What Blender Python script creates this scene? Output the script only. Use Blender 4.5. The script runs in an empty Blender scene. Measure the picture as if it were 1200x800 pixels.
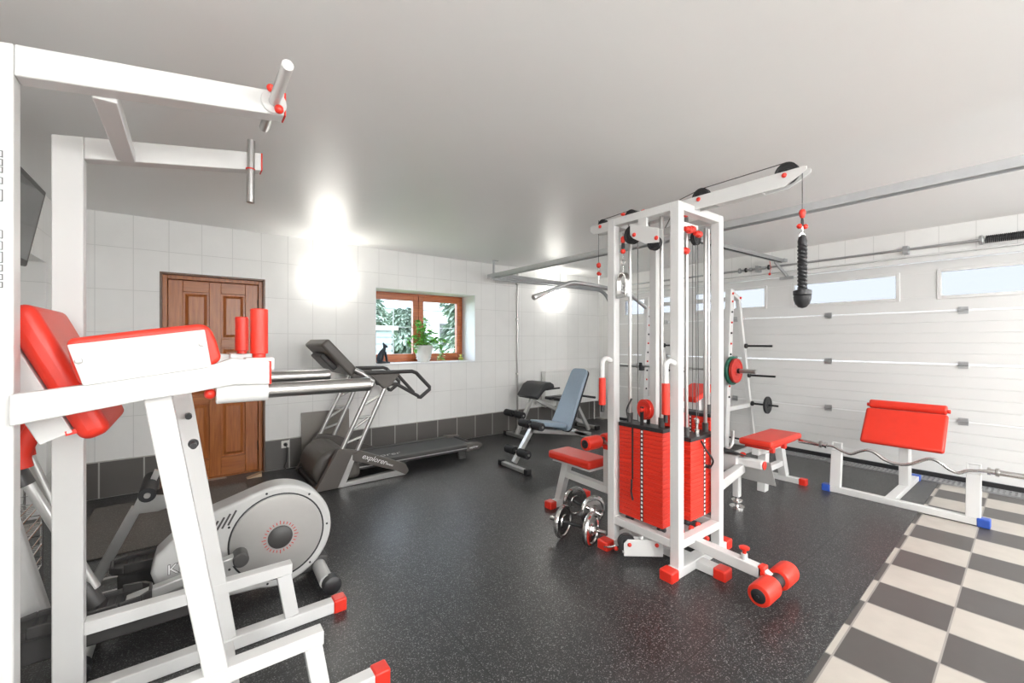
import bpy, bmesh, math, random
from mathutils import Vector, Matrix
random.seed(7)
S = bpy.context.scene
COL = S.collection
PI = math.pi
# ------------------------------------------------------------------ measuring helpers
FL, CX, CY, EYE, CA, SA = 495., 600., 400., 1.40, .794, .608
def _k(u): return (u-CX)/FL
def fZ(u, v, z=0):
    f = (EYE-z)*FL/(v-CY); return Vector((f*(CA*_k(u)+SA), f*(CA-SA*_k(u)), z))
def fY(u, v, y):
    f = y/(CA-SA*_k(u)); return Vector((f*(CA*_k(u)+SA), y, EYE-(v-CY)*f/FL))
def fX(u, v, x):
    f = x/(CA*_k(u)+SA); return Vector((x, f*(CA-SA*_k(u)), EYE-(v-CY)*f/FL))
# ------------------------------------------------------------------ materials
def new_mat(name):
    m = bpy.data.materials.new(name); m.use_nodes = True
    nt = m.node_tree; return m, nt, nt.nodes['Principled BSDF']
def pm(name, col, rough=.5, metal=0, coat=0, noise=0, nscale=30, bump=0, bscale=200, emit=None, estr=0, spec=.5):
    m, nt, b = new_mat(name)
    b.inputs['Base Color'].default_value = (*col, 1)
    b.inputs['Roughness'].default_value = rough
    b.inputs['Metallic'].default_value = metal
    b.inputs['Coat Weight'].default_value = coat
    b.inputs['Specular IOR Level'].default_value = spec
    tc = nt.nodes.new('ShaderNodeTexCoord')
    if noise:
        n = nt.nodes.new('ShaderNodeTexNoise'); n.inputs['Scale'].default_value = nscale; n.inputs['Detail'].default_value = 4
        r = nt.nodes.new('ShaderNodeMapRange'); r.inputs['To Min'].default_value = 1-noise; r.inputs['To Max'].default_value = 1+noise
        mx = nt.nodes.new('ShaderNodeVectorMath'); mx.operation = 'SCALE'; mx.inputs[0].default_value = col
        nt.links.new(tc.outputs['Object'], n.inputs['Vector']); nt.links.new(n.outputs['Fac'], r.inputs['Value'])
        nt.links.new(r.outputs[0], mx.inputs['Scale']); nt.links.new(mx.outputs[0], b.inputs['Base Color'])
    if bump:
        n = nt.nodes.new('ShaderNodeTexNoise'); n.inputs['Scale'].default_value = bscale
        bp = nt.nodes.new('ShaderNodeBump'); bp.inputs['Strength'].default_value = bump; bp.inputs['Distance'].default_value = .002
        nt.links.new(tc.outputs['Object'], n.inputs['Vector']); nt.links.new(n.outputs['Fac'], bp.inputs['Height'])
        nt.links.new(bp.outputs[0], b.inputs['Normal'])
    if emit:
        b.inputs['Emission Color'].default_value = (*emit, 1); b.inputs['Emission Strength'].default_value = estr
    return m
WHITE = pm('white_powder_coat', (.67, .67, .66), .35, noise=.015, nscale=8)
RED = pm('red_vinyl', (.70, .034, .016), .38, noise=.08, nscale=12, bump=.15, bscale=500)
REDP = pm('red_plastic', (.70, .033, .018), .32, noise=.04)
REDPLATE = pm('red_painted_weight', (.71, .034, .016), .4, noise=.06, nscale=20)
BLUE = pm('blue_plastic', (.03, .09, .42), .4, noise=.05)
BLACK = pm('black_plastic', (.022, .022, .024), .42, noise=.1)
FOAM = pm('black_foam', (.018, .018, .02), .7, noise=.15, bump=.3, bscale=300)
VINYL = pm('black_vinyl', (.03, .032, .036), .38, noise=.06, bump=.15, bscale=400)
BLVINYL = pm('grey_blue_vinyl', (.25, .32, .39), .28, noise=.05, bump=.1, bscale=400)
DGREY = pm('dark_grey_plastic', (.055, .053, .052), .45, noise=.06)
TAUPE = pm('taupe_grey_plastic', (.115, .104, .094), .42, noise=.05)
LGREY = pm('light_grey_plastic', (.50, .50, .49), .42, noise=.03)
SILVER = pm('silver_paint', (.55, .55, .54), .32, metal=.75, noise=.04)
CHROME = pm('chrome', (.72, .71, .70), .12, metal=1, noise=.03)
STEEL = pm('brushed_steel', (.50, .49, .48), .28, metal=1, noise=.06, nscale=60)
GALV = pm('galvanised_steel', (.46, .47, .48), .4, metal=.8, noise=.10, nscale=25)
DISC = pm('grey_metal_disc', (.40, .39, .375), .38, metal=.4, noise=.03)
GREEN = pm('green_enamel', (.02, .13, .085), .4, noise=.08)
REDDISC = pm('red_enamel', (.55, .035, .025), .42, noise=.08)
IRON = pm('black_iron', (.035, .036, .038), .45, metal=.4, noise=.1)
MARK = pm('white_mark', (.85, .85, .85), .6, noise=.01)
GLETTER = pm('grey_lettering', (.16, .15, .15), .6, noise=.01)
CABLE = pm('steel_cable', (.12, .12, .12), .45, metal=.4, noise=.1)
CERAM = pm('white_ceramic', (.78, .77, .74), .3, noise=.04, nscale=15)
BASALT = pm('dark_blue_stone', (.02, .035, .05), .4, noise=.2)
LEAF = pm('leaf_green', (.20, .55, .09), .45, noise=.35, nscale=9)
LEAFY = pm('yellow_leaf', (.5, .52, .1), .5, noise=.2)
STEM = pm('plant_stem', (.12, .09, .05), .7, noise=.2)
SOIL = pm('soil', (.04, .03, .02), .9, noise=.3)
RADW = pm('radiator_white', (.80, .80, .78), .4, noise=.01)
PLASTER = pm('white_plaster', (.80, .81, .82), .6, noise=.01, bump=.05)
CREAM = pm('light_grey_painted_door_panel', (.70, .70, .69), .42, noise=.02, nscale=3)
RUBBERBELT = pm('treadmill_belt', (.045, .047, .05), .5, noise=.15, nscale=200)
MAT = None

def wood(name, c1, c2, axis=2):
    m, nt, b = new_mat(name)
    tc = nt.nodes.new('ShaderNodeTexCoord'); mp = nt.nodes.new('ShaderNodeMapping')
    sc = [22, 22, 22]; sc[axis] = 1.6; mp.inputs['Scale'].default_value = sc
    n = nt.nodes.new('ShaderNodeTexNoise'); n.inputs['Scale'].default_value = 2.2; n.inputs['Detail'].default_value = 7; n.inputs['Distortion'].default_value = .6
    cr = nt.nodes.new('ShaderNodeValToRGB'); cr.color_ramp.elements[0].position = .3; cr.color_ramp.elements[1].position = .72
    cr.color_ramp.elements[0].color = (*c1, 1); cr.color_ramp.elements[1].color = (*c2, 1)
    L = nt.links.new
    L(tc.outputs['Object'], mp.inputs['Vector']); L(mp.outputs[0], n.inputs['Vector']); L(n.outputs['Fac'], cr.inputs[0]); L(cr.outputs[0], b.inputs['Base Color'])
    b.inputs['Roughness'].default_value = .3
    return m
WOOD = wood('varnished_brown_wood', (.33, .095, .022), (.50, .175, .045))
WOODH = wood('varnished_brown_wood_across', (.33, .095, .022), (.50, .175, .045), 0)
WINW = wood('orange_brown_window_wood', (.36, .085, .022), (.56, .16, .05), 0)

def tile_mat(name, ax, w, h, ox, oz, c1, c2, grout, rough=.28, mortar=.003, bump=.3, nz=.02):
    """rectangular tiles laid in straight rows; ax picks the wall's running axis ('x','y') or the floor ('f')"""
    m, nt, b = new_mat(name); L = nt.links.new
    tc = nt.nodes.new('ShaderNodeTexCoord'); sp = nt.nodes.new('ShaderNodeSeparateXYZ'); cb = nt.nodes.new('ShaderNodeCombineXYZ')
    L(tc.outputs['Object'], sp.inputs[0])
    def off(out, o, p):
        a = nt.nodes.new('ShaderNodeMath'); a.operation = 'ADD'; a.inputs[1].default_value = -o+100*p
        L(out, a.inputs[0]); return a.outputs[0]
    L(off(sp.outputs[0 if ax == 'x' else 1], ox, w), cb.inputs[0]); L(off(sp.outputs[2], oz-.004, h), cb.inputs[1])
    br = nt.nodes.new('ShaderNodeTexBrick'); br.offset = 0; br.squash = 1
    br.inputs['Scale'].default_value = 1; br.inputs['Brick Width'].default_value = w; br.inputs['Row Height'].default_value = h
    br.inputs['Mortar Size'].default_value = mortar; br.inputs['Mortar Smooth'].default_value = .1
    br.inputs['Color1'].default_value = (*c1, 1); br.inputs['Color2'].default_value = (*c2, 1); br.inputs['Mortar'].default_value = (*grout, 1)
    L(cb.outputs[0], br.inputs['Vector'])
    n = nt.nodes.new('ShaderNodeTexNoise'); n.inputs['Scale'].default_value = 6; n.inputs['Detail'].default_value = 5; L(tc.outputs['Object'], n.inputs['Vector'])
    mr = nt.nodes.new('ShaderNodeMapRange'); mr.inputs['To Min'].default_value = 1-nz*2; mr.inputs['To Max'].default_value = 1+nz*2; L(n.outputs['Fac'], mr.inputs['Value'])
    vm = nt.nodes.new('ShaderNodeVectorMath'); vm.operation = 'SCALE'; L(br.outputs['Color'], vm.inputs[0]); L(mr.outputs[0], vm.inputs['Scale'])
    L(vm.outputs[0], b.inputs['Base Color'])
    inv = nt.nodes.new('ShaderNodeMath'); inv.operation = 'SUBTRACT'; inv.inputs[0].default_value = 1; L(br.outputs['Fac'], inv.inputs[1])
    n2 = nt.nodes.new('ShaderNodeTexNoise'); n2.inputs['Scale'].default_value = 14; L(tc.outputs['Object'], n2.inputs['Vector'])
    ad = nt.nodes.new('ShaderNodeMath'); ad.operation = 'MULTIPLY_ADD'; ad.inputs[1].default_value = .5; L(n2.outputs['Fac'], ad.inputs[0]); L(inv.outputs[0], ad.inputs[2])
    bp = nt.nodes.new('ShaderNodeBump'); bp.inputs['Strength'].default_value = bump; bp.inputs['Distance'].default_value = .002; L(ad.outputs[0], bp.inputs['Height']); L(bp.outputs[0], b.inputs['Normal'])
    b.inputs['Roughness'].default_value = rough
    return m
WT = ((.86, .86, .845), (.845, .845, .83), (.70, .70, .685))
TILE_X = tile_mat('wall_tile_back', 'x', .255, .385, -.659, .335, *WT, rough=.36)
TILE_Y = tile_mat('wall_tile_side', 'y', .255, .385, 0, .335, *WT, rough=.36)
BASE_X = tile_mat('base_tile_back', 'x', .303, .335, 1.793, 0, (.13, .122, .113), (.112, .105, .098), (.42, .41, .39), .32, .006)
BASE_Y = tile_mat('base_tile_side', 'y', .303, .335, 0, 0, (.13, .122, .113), (.112, .105, .098), (.42, .41, .39), .32, .006)

def floor_tile_mat():
    m, nt, b = new_mat('chequered_floor_tile'); L = nt.links.new
    tc = nt.nodes.new('ShaderNodeTexCoord'); mp = nt.nodes.new('ShaderNodeMapping'); mp.vector_type = 'POINT'
    T = .307; mp.inputs['Rotation'].default_value = (0, 0, -.028)
    # joint corner at (2.596,.330)
    c, s = math.cos(-.028), math.sin(-.028); x, y = 2.596, .330
    mp.inputs['Location'].default_value = (-(c*x-s*y)+T*40, -(s*x+c*y)+T*40, 0)
    L(tc.outputs['Object'], mp.inputs['Vector'])
    br = nt.nodes.new('ShaderNodeTexBrick'); br.offset = 0; br.inputs['Scale'].default_value = 1
    br.inputs['Brick Width'].default_value = T; br.inputs['Row Height'].default_value = T; br.inputs['Mortar Size'].default_value = .004; br.inputs['Mortar Smooth'].default_value = .1
    L(mp.outputs[0], br.inputs['Vector'])
    ch = nt.nodes.new('ShaderNodeTexChecker'); ch.inputs['Scale'].default_value = 1/T
    sh = nt.nodes.new('ShaderNodeVectorMath'); sh.operation = 'ADD'; sh.inputs[1].default_value = (0, 0, T*.5)
    L(mp.outputs[0], sh.inputs[0]); L(sh.outputs[0], ch.inputs['Vector'])
    ch.inputs['Color1'].default_value = (.075, .068, .064, 1); ch.inputs['Color2'].default_value = (.43, .395, .35, 1)
    n = nt.nodes.new('ShaderNodeTexNoise'); n.inputs['Scale'].default_value = 9; n.inputs['Detail'].default_value = 6; L(tc.outputs['Object'], n.inputs['Vector'])
    mr = nt.nodes.new('ShaderNodeMapRange'); mr.inputs['To Min'].default_value = .88; mr.inputs['To Max'].default_value = 1.12; L(n.outputs['Fac'], mr.inputs['Value'])
    vm = nt.nodes.new('ShaderNodeVectorMath'); vm.operation = 'SCALE'; L(ch.outputs['Color'], vm.inputs[0]); L(mr.outputs[0], vm.inputs['Scale'])
    mx = nt.nodes.new('ShaderNodeMix'); mx.data_type = 'RGBA'; L(br.outputs['Fac'], mx.inputs[0]); L(vm.outputs[0], mx.inputs[6]); mx.inputs[7].default_value = (.27, .25, .23, 1)
    L(mx.outputs[2], b.inputs['Base Color']); b.inputs['Roughness'].default_value = .38
    bp = nt.nodes.new('ShaderNodeBump'); bp.inputs['Strength'].default_value = .3; bp.inputs['Distance'].default_value = .002; bp.invert = True
    L(br.outputs['Fac'], bp.inputs['Height']); L(bp.outputs[0], b.inputs['Normal'])
    return m
def rubber_mat(name='speckled_black_rubber', base=(.020, .020, .0205), hi=(.27, .27, .275), seam=True, rough=.31):
    m, nt, b = new_mat(name); L = nt.links.new
    tc = nt.nodes.new('ShaderNodeTexCoord')
    n = nt.nodes.new('ShaderNodeTexNoise'); n.inputs['Scale'].default_value = 190; n.inputs['Detail'].default_value = 3; L(tc.outputs['Object'], n.inputs['Vector'])
    cr = nt.nodes.new('ShaderNodeValToRGB'); cr.color_ramp.elements[0].position = .56; cr.color_ramp.elements[1].position = .72
    cr.color_ramp.elements[0].color = (*base, 1); cr.color_ramp.elements[1].color = (*hi, 1); L(n.outputs['Fac'], cr.inputs[0])
    n2 = nt.nodes.new('ShaderNodeTexNoise'); n2.inputs['Scale'].default_value = 1.6; n2.inputs['Detail'].default_value = 6; L(tc.outputs['Object'], n2.inputs['Vector'])
    mr = nt.nodes.new('ShaderNodeMapRange'); mr.inputs['To Min'].default_value = .75; mr.inputs['To Max'].default_value = 1.3; L(n2.outputs['Fac'], mr.inputs['Value'])
    vm = nt.nodes.new('ShaderNodeVectorMath'); vm.operation = 'SCALE'; L(cr.outputs[0], vm.inputs[0]); L(mr.outputs[0], vm.inputs['Scale'])
    last = vm.outputs[0]
    if seam:
        br = nt.nodes.new('ShaderNodeTexBrick'); br.offset = .5; br.inputs['Scale'].default_value = 1; br.inputs['Brick Width'].default_value = 1.0; br.inputs['Row Height'].default_value = 1.0
        br.inputs['Mortar Size'].default_value = .003; L(tc.outputs['Object'], br.inputs['Vector'])
        mx = nt.nodes.new('ShaderNodeMix'); mx.data_type = 'RGBA'; L(br.outputs['Fac'], mx.inputs[0]); L(last, mx.inputs[6]); mx.inputs[7].default_value = (.012, .012, .012, 1); last = mx.outputs[2]
    L(last, b.inputs['Base Color'])
    r2 = nt.nodes.new('ShaderNodeMapRange'); r2.inputs['To Min'].default_value = rough-.07; r2.inputs['To Max'].default_value = rough+.1; L(n2.outputs['Fac'], r2.inputs['Value']); L(r2.outputs[0], b.inputs['Roughness'])
    bp = nt.nodes.new('ShaderNodeBump'); bp.inputs['Strength'].default_value = .35; bp.inputs['Distance'].default_value = .002; L(n.outputs['Fac'], bp.inputs['Height']); L(bp.outputs[0], b.inputs['Normal'])
    return m
FLOORT = floor_tile_mat(); RUBBER = rubber_mat()
CARPET = rubber_mat('grey_ribbed_carpet', (.13, .12, .11), (.30, .28, .26), False, .8)
CEIL = pm('satin_ceiling', (.88, .88, .87), .40, noise=.015, nscale=2, bump=.04, bscale=6)
CEILW = pm('white_wall_paint', (.78, .78, .76), .5, noise=.01)
def glass_mat(name='window_glass', tint=(.96, .98, 1), gl=.08):
    m = bpy.data.materials.new(name); m.use_nodes = True; nt = m.node_tree; nt.nodes.clear(); L = nt.links.new
    o = nt.nodes.new('ShaderNodeOutputMaterial'); t = nt.nodes.new('ShaderNodeBsdfTransparent'); g = nt.nodes.new('ShaderNodeBsdfGlossy'); g.inputs['Roughness'].default_value = .03
    t.inputs[0].default_value = (*tint, 1); mx = nt.nodes.new('ShaderNodeMixShader'); lw = nt.nodes.new('ShaderNodeLayerWeight'); lw.inputs[0].default_value = gl
    L(lw.outputs['Fresnel'], mx.inputs[0]); L(t.outputs[0], mx.inputs[1]); L(g.outputs[0], mx.inputs[2]); L(mx.outputs[0], o.inputs[0]); return m
GLASS = glass_mat()
RAILM = pm('pale_galvanised_steel', (.50, .51, .52), .5, metal=.25, noise=.06, nscale=25)
PANELM = pm('grey_beige_sheet', (.24, .22, .20), .22, noise=.03)
DWOOD = wood('dark_stained_wood', (.10, .05, .03), (.18, .09, .05))
FROST = glass_mat('acrylic_window', (.365, .36, .36), .15)
SCREEN = pm('tv_screen', (.03, .03, .032), .08, noise=.01)

# ------------------------------------------------------------------ mesh helpers
def bm_new(): return bmesh.new()
def box(bm, lo, hi):
    v = [bm.verts.new((x, y, z)) for x in (lo[0], hi[0]) for y in (lo[1], hi[1]) for z in (lo[2], hi[2])]
    for f in ((0, 1, 3, 2), (4, 6, 7, 5), (0, 4, 5, 1), (2, 3, 7, 6), (0, 2, 6, 4), (1, 5, 7, 3)): bm.faces.new([v[i] for i in f])
    return bm
def frame_of(d, up=None):
    d = Vector(d).normalized(); up = Vector(up) if up else (Vector((0, 0, 1)) if abs(d.z) < .95 else Vector((0, 1, 0)))
    s = d.cross(up).normalized(); return d, s, s.cross(d).normalized()
def beam(bm, a, b, w, h, up=None):
    """rectangular tube from a to b: w across, h along up"""
    a, b = Vector(a), Vector(b); d, s, t = frame_of(b-a, up)
    q = [a+s*i*w/2+t*j*h/2 for i, j in ((-1, -1), (1, -1), (1, 1), (-1, 1))]; r = [p+(b-a) for p in q]
    vs = [bm.verts.new(p) for p in q+r]
    bm.faces.new(vs[3::-1]); bm.faces.new(vs[4:])
    for i in range(4): j = (i+1) % 4; bm.faces.new((vs[i], vs[j], vs[4+j], vs[4+i]))
    return bm
def path(bm, pts, r, n=12, close=False, caps=True):
    pts = [Vector(p) for p in pts]; N = len(pts); rings = []
    rs = r if isinstance(r, (list, tuple)) else [r]*N
    prev = None
    for i, p in enumerate(pts):
        if close: d = (pts[(i+1) % N]-pts[i-1])
        else: d = pts[min(i+1, N-1)]-pts[max(i-1, 0)]
        d.normalize()
        if prev is None:
            _, s, t = frame_of(d)
        else:
            s = (prev-d*prev.dot(d)).normalized(); t = s.cross(d)
            t = d.cross(s)
            t = -t
        if prev is None: t = s.cross(d)
        prev = s
        rings.append([bm.verts.new(p+(s*math.cos(2*PI*k/n)+t*math.sin(2*PI*k/n))*rs[i]) for k in range(n)])
    for i in range(N if close else N-1):
        A, B = rings[i], rings[(i+1) % N]
        for k in range(n): j = (k+1) % n; bm.faces.new((A[k], A[j], B[j], B[k]))
    if caps and not close: bm.faces.new(rings[0][::-1]); bm.faces.new(rings[-1])
    return bm
def tube(bm, a, b, r, n=16): return path(bm, [a, b], r, n)
def lathe(bm, o, d, prof, n=28):
    """prof: (distance along d, radius) pairs"""
    o = Vector(o); d, s, t = frame_of(d); rings = []
    for h, r in prof:
        if r < 1e-6: rings.append([bm.verts.new(o+d*h)])
        else: rings.append([bm.verts.new(o+d*h+(s*math.cos(2*PI*k/n)+t*math.sin(2*PI*k/n))*r) for k in range(n)])
    for A, B in zip(rings, rings[1:]):
        for k in range(n):
            j = (k+1) % n
            if len(A) == 1 and len(B) == 1: continue
            if len(A) == 1: bm.faces.new((A[0], B[j], B[k]))
            elif len(B) == 1: bm.faces.new((A[k], A[j], B[0]))
            else: bm.faces.new((A[k], A[j], B[j], B[k]))
    if len(rings[0]) > 1: bm.faces.new(rings[0][::-1])
    if len(rings[-1]) > 1: bm.faces.new(rings[-1])
    return bm
def disc(bm, c, d, r, t, n=32, ch=.0): 
    """solid disc centred on c, thickness t"""
    c = Vector(c); dn = Vector(d).normalized(); e = ch or min(t*.25, r*.15)
    return lathe(bm, c-dn*t/2, dn, [(0, r-e), (e, r), (t-e, r), (t, r-e)], n)
def ball(bm, c, r, sc=(1, 1, 1), n=12):
    bmesh.ops.create_uvsphere(bm, u_segments=n, v_segments=max(6, n//2+2), radius=r, matrix=Matrix.Translation(c) @ Matrix.Diagonal((*sc, 1))); return bm
def prism(bm, pts, axis, a, b):
    """2-D outline swept along an axis: 'x' takes (y,z), 'y' takes (x,z), 'z' takes (x,y)"""
    def P(p, t): return {'x': (t, p[0], p[1]), 'y': (p[0], t, p[1]), 'z': (p[0], p[1], t)}[axis]
    A = [bm.verts.new(P(p, a)) for p in pts]; B = [bm.verts.new(P(p, b)) for p in pts]
    bm.faces.new(A); bm.faces.new(B[::-1])
    for i in range(len(pts)): j = (i+1) % len(pts); bm.faces.new((A[j], A[i], B[i], B[j]))
    return bm
def arc(cx, cy, r, a0, a1, n): return [(cx+r*math.cos(a0+(a1-a0)*i/n), cy+r*math.sin(a0+(a1-a0)*i/n)) for i in range(n+1)]
def smooth_pts(pts, n=6):
    pts = [Vector(p) for p in pts]; out = []
    for i in range(len(pts)-1):
        p0 = pts[max(i-1, 0)]; p1 = pts[i]; p2 = pts[i+1]; p3 = pts[min(i+2, len(pts)-1)]
        for j in range(n):
            t = j/n; out.append(.5*((2*p1)+(p2-p0)*t+(2*p0-5*p1+4*p2-p3)*t*t+(3*p1-p0-3*p2+p3)*t**3))
    out.append(pts[-1]); return out
def obj(name, bm, m, parent=None, bevel=0, seg=2, label=None):
    bmesh.ops.recalc_face_normals(bm, faces=bm.faces)
    me = bpy.data.meshes.new(name); bm.to_mesh(me); bm.free()
    me.materials.append(m); me.shade_smooth(); me.set_sharp_from_angle(angle=math.radians(38))
    o = bpy.data.objects.new(name, me); COL.objects.link(o)
    if parent:
        r = parent
        while r.parent: r = r.parent
        me.transform(Matrix.Translation(-Vector(r.location)))
        o.parent = parent
    if bevel:
        md = o.modifiers.new('bevel', 'BEVEL'); md.width = bevel; md.segments = seg; md.limit_method = 'ANGLE'; md.angle_limit = math.radians(35); md.use_clamp_overlap = True
    if label: o['label'] = label
    return o
def thing(name, label, cat, loc=(0, 0, 0), group=None, kind=None):
    o = bpy.data.objects.new(name, None); COL.objects.link(o); o.location = loc; o.empty_display_size = .1
    return tag(o, label, cat, group, kind)
def tag(o, label, cat, group=None, kind=None):
    o['label'] = label; o['category'] = cat
    if group: o['group'] = group
    if kind: o['kind'] = kind
    return o
def struct(name, bm, m, label, cat, bevel=0): return tag(obj(name, bm, m, None, bevel), label, cat, None, 'structure')
def dup(root, loc, rot=None, label=None):
    r = root.copy(); COL.objects.link(r); r.location = loc
    if rot: r.rotation_euler = rot
    if label: r['label'] = label
    for ch in list(root.children):
        c = ch.copy(); COL.objects.link(c); c.parent = r
        for g in ch.children:
            d = g.copy(); COL.objects.link(d); d.parent = c
    return r
def text(name, s, size, M, m, parent, ext=.001, shear=0, bold=0):
    cu = bpy.data.curves.new(name, 'FONT'); cu.body = s; cu.size = size; cu.extrude = ext; cu.shear = shear; cu.offset = bold; cu.resolution_u = 3
    t = bpy.data.objects.new(name+'_src', cu); COL.objects.link(t); bpy.context.view_layer.update()
    me = bpy.data.meshes.new_from_object(t.evaluated_get(bpy.context.evaluated_depsgraph_get())); bpy.data.objects.remove(t)
    me.transform(M); bm = bm_new(); bm.from_mesh(me); return obj(name, bm, m, parent)
def facing(origin, xdir, ydir):
    x = Vector(xdir).normalized(); y = Vector(ydir).normalized(); z = x.cross(y)
    return Matrix(((x.x, y.x, z.x, origin[0]), (x.y, y.y, z.y, origin[1]), (x.z, y.z, z.z, origin[2]), (0, 0, 0, 1)))

# ------------------------------------------------------------------ the room
XL, XR, YB, YF, HC = -.90, 6.11, 5.21, -3.2, 2.56
struct('floor', box(bm_new(), (XL-.6, YF, -.1), (XR+.4, YB+.4, 0)), FLOORT, 'beige and dark grey chequered floor tiles along the right', 'floor')
b = bm_new(); prism(b, [(XL, .54), (2.04, .648), (4.72, .722), (5.86, .75), (5.86, YB-.02), (XL, YB-.02)], 'z', .0005, .008)
struct('floor_rubber', b, RUBBER, 'black speckled rubber gym flooring over most of the room', 'floor')
struct('ceiling', box(bm_new(), (XL-.6, YF, HC), (XR+.4, YB+.4, HC+.1)), CEIL, 'glossy pale grey ceiling over the whole gym', 'ceiling')
# back wall with openings for the door and the window
DX0, DX1, DZ = -.218, .654, 2.065
WX0, WX1, WZ0, WZ1 = 1.847, 3.316, 1.113, 2.078
b = bm_new(); T = .40
for lo, hi in (((XL-.6, 0), (DX0, HC)), ((DX0, DZ), (DX1, HC)), ((DX1, 0), (WX0, HC)), ((WX0, 0), (WX1, WZ0)), ((WX0, WZ1), (WX1, HC)), ((WX1, 0), (XR+.4, HC))):
    box(b, (lo[0], YB, lo[1]), (hi[0], YB+T, hi[1]))
struct('wall_back', b, TILE_X, 'pale tiled wall with the wooden door and window', 'wall')
b = bm_new(); box(b, (XL, YB-.012, .008), (DX0, YB, .335)); struct('baseboard_back', b, BASE_X, 'dark skirting tiles left of the brown door', 'skirting')
b = bm_new(); box(b, (DX1, YB-.012, .008), (XR, YB, .335)); struct('baseboard_back_right', b, BASE_X, 'dark skirting tiles behind the treadmill and benches', 'skirting')
# left wall with a shallow recess
b = bm_new(); box(b, (XL-.1, YF, 0), (XL, 3.2, HC)); box(b, (XL-.1, 4.93, 0), (XL, YB, HC)); box(b, (XL-.1, 3.2, 2.03), (XL, 4.93, HC))
box(b, (XL-.55, 3.1, 0), (XL-.45, 5.03, HC)); box(b, (XL-.45, 3.1, 0), (XL-.1, 3.2, HC)); box(b, (XL-.45, 4.93, 0), (XL-.1, 5.03, HC)); box(b, (XL-.45, 3.2, 2.03), (XL-.1, 4.93, 2.13))
struct('wall_left', b, TILE_Y, 'pale tiled left wall with the recess under the television', 'wall')
struct('baseboard_left', box(bm_new(), (XL-.001, YF, .008), (XL+.012, 3.2, .335)), BASE_Y, 'dark skirting tiles along the left wall', 'skirting')
struct('wall_front', box(bm_new(), (XL-.1, YF-.1, 0), (XR+.4, YF, HC)), TILE_X, 'pale tiled wall behind the viewpoint', 'wall')
GY0, GY1, GZ = -1.35, 4.83, 2.23
b = bm_new(); box(b, (6.0, YF, GZ), (XR+.35, YB, HC)); box(b, (6.02, GY1, 0), (XR+.35, YB, GZ)); box(b, (6.02, YF, 0), (XR+.35, GY0, GZ))
struct('wall_right', b, TILE_Y, 'pale wall and lintel around the garage door', 'wall')

# door in the back wall
door = thing('door_1', 'varnished brown panelled wooden door in the tiled wall', 'door', ((DX0+DX1)/2, YB+.1, 0), kind='structure')
b = bm_new(); fy0, fy1 = YB+.07, YB+.19
box(b, (DX0, fy0, 0), (DX0+.055, fy1, DZ)); box(b, (DX1-.055, fy0, 0), (DX1, fy1, DZ)); box(b, (DX0+.055, fy0, DZ-.055), (DX1-.055, fy1, DZ))
box(b, (DX0, YB+.19, 0), (DX1, YB+.2, DZ)); box(b, (DX0+.05, fy0+.01, 0), (DX1-.05, fy1, .012)); obj('door_frame', b, WOOD, door, .004)  # thin sheet behind the leaf is added to block outdoor light
b = bm_new(); box(b, (DX0, YB-.002, 0), (DX0+.018, fy0, DZ)); box(b, (DX1-.018, YB-.002, 0), (DX1, fy0, DZ)); box(b, (DX0+.018, YB-.002, DZ-.018), (DX1-.018, fy0, DZ)); obj('door_lining', b, DWOOD, door, .002)
lx0, lx1, lz1 = DX0+.058, DX1-.058, DZ-.058
b = bm_new(); ly = YB+.10
cxm = (lx0+lx1)/2; st = .115; rows = [(.20, .77), (.855, 1.335), (1.425, 1.895)]
box(b, (lx0, ly, .012), (lx0+st, ly+.045, lz1)); box(b, (lx1-st, ly, .012), (lx1, ly+.045, lz1)); box(b, (cxm-.05, ly, .012), (cxm+.05, ly+.045, lz1))
obj('stile', b, WOOD, door, .004)
b = bm_new(); zz = [.012, .20, .77, .855, 1.335, 1.425, 1.895, lz1]
for i in range(0, 8, 2):
    for a, c in ((lx0+st, cxm-.05), (cxm+.05, lx1-st)): box(b, (a, ly+.001, zz[i]), (c, ly+.044, zz[i+1]))
obj('rail', b, WOODH, door, .004)
for (z0, z1) in rows:
    for a, c in ((lx0+st, cxm-.05), (cxm+.05, lx1-st)):
        b = bm_new(); box(b, (a-.004, ly+.022, z0-.004), (c+.004, ly+.034, z1+.004)); 
        # raised field with sloped edges
        m_ = .045
        v = [b.verts.new(p) for p in ((a+.018, ly+.022, z0+.018), (c-.018, ly+.022, z0+.018), (c-.018, ly+.022, z1-.018), (a+.018, ly+.022, z1-.018), (a+m_, ly+.004, z0+m_), (c-m_, ly+.004, z0+m_), (c-m_, ly+.004, z1-m_), (a+m_, ly+.004, z1-m_))]
        b.faces.new(v[4:]); 
        for i in range(4): j = (i+1) % 4; b.faces.new((v[i], v[j], v[4+j], v[4+i]))
        obj('door_panel', b, WOOD, door).data.shade_flat()
for z in (.28, 1.05, 1.80):
    h = obj('hinge', tube(bm_new(), (lx1+.004, ly-.012, z-.05), (lx1+.004, ly-.012, z+.05), .009), DGREY, door)
b = bm_new(); box(b, (lx0+.03, ly-.008, .92), (lx0+.075, ly, 1.16)); obj('handle_plate', b, STEEL, door, .003)
b = bm_new(); path(b, [(lx0+.05, ly-.005, 1.07), (lx0+.05, ly-.05, 1.07), (lx0+.06, ly-.055, 1.07), (lx0+.17, ly-.055, 1.07)], .009); obj('door_handle', b, STEEL, door)

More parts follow.
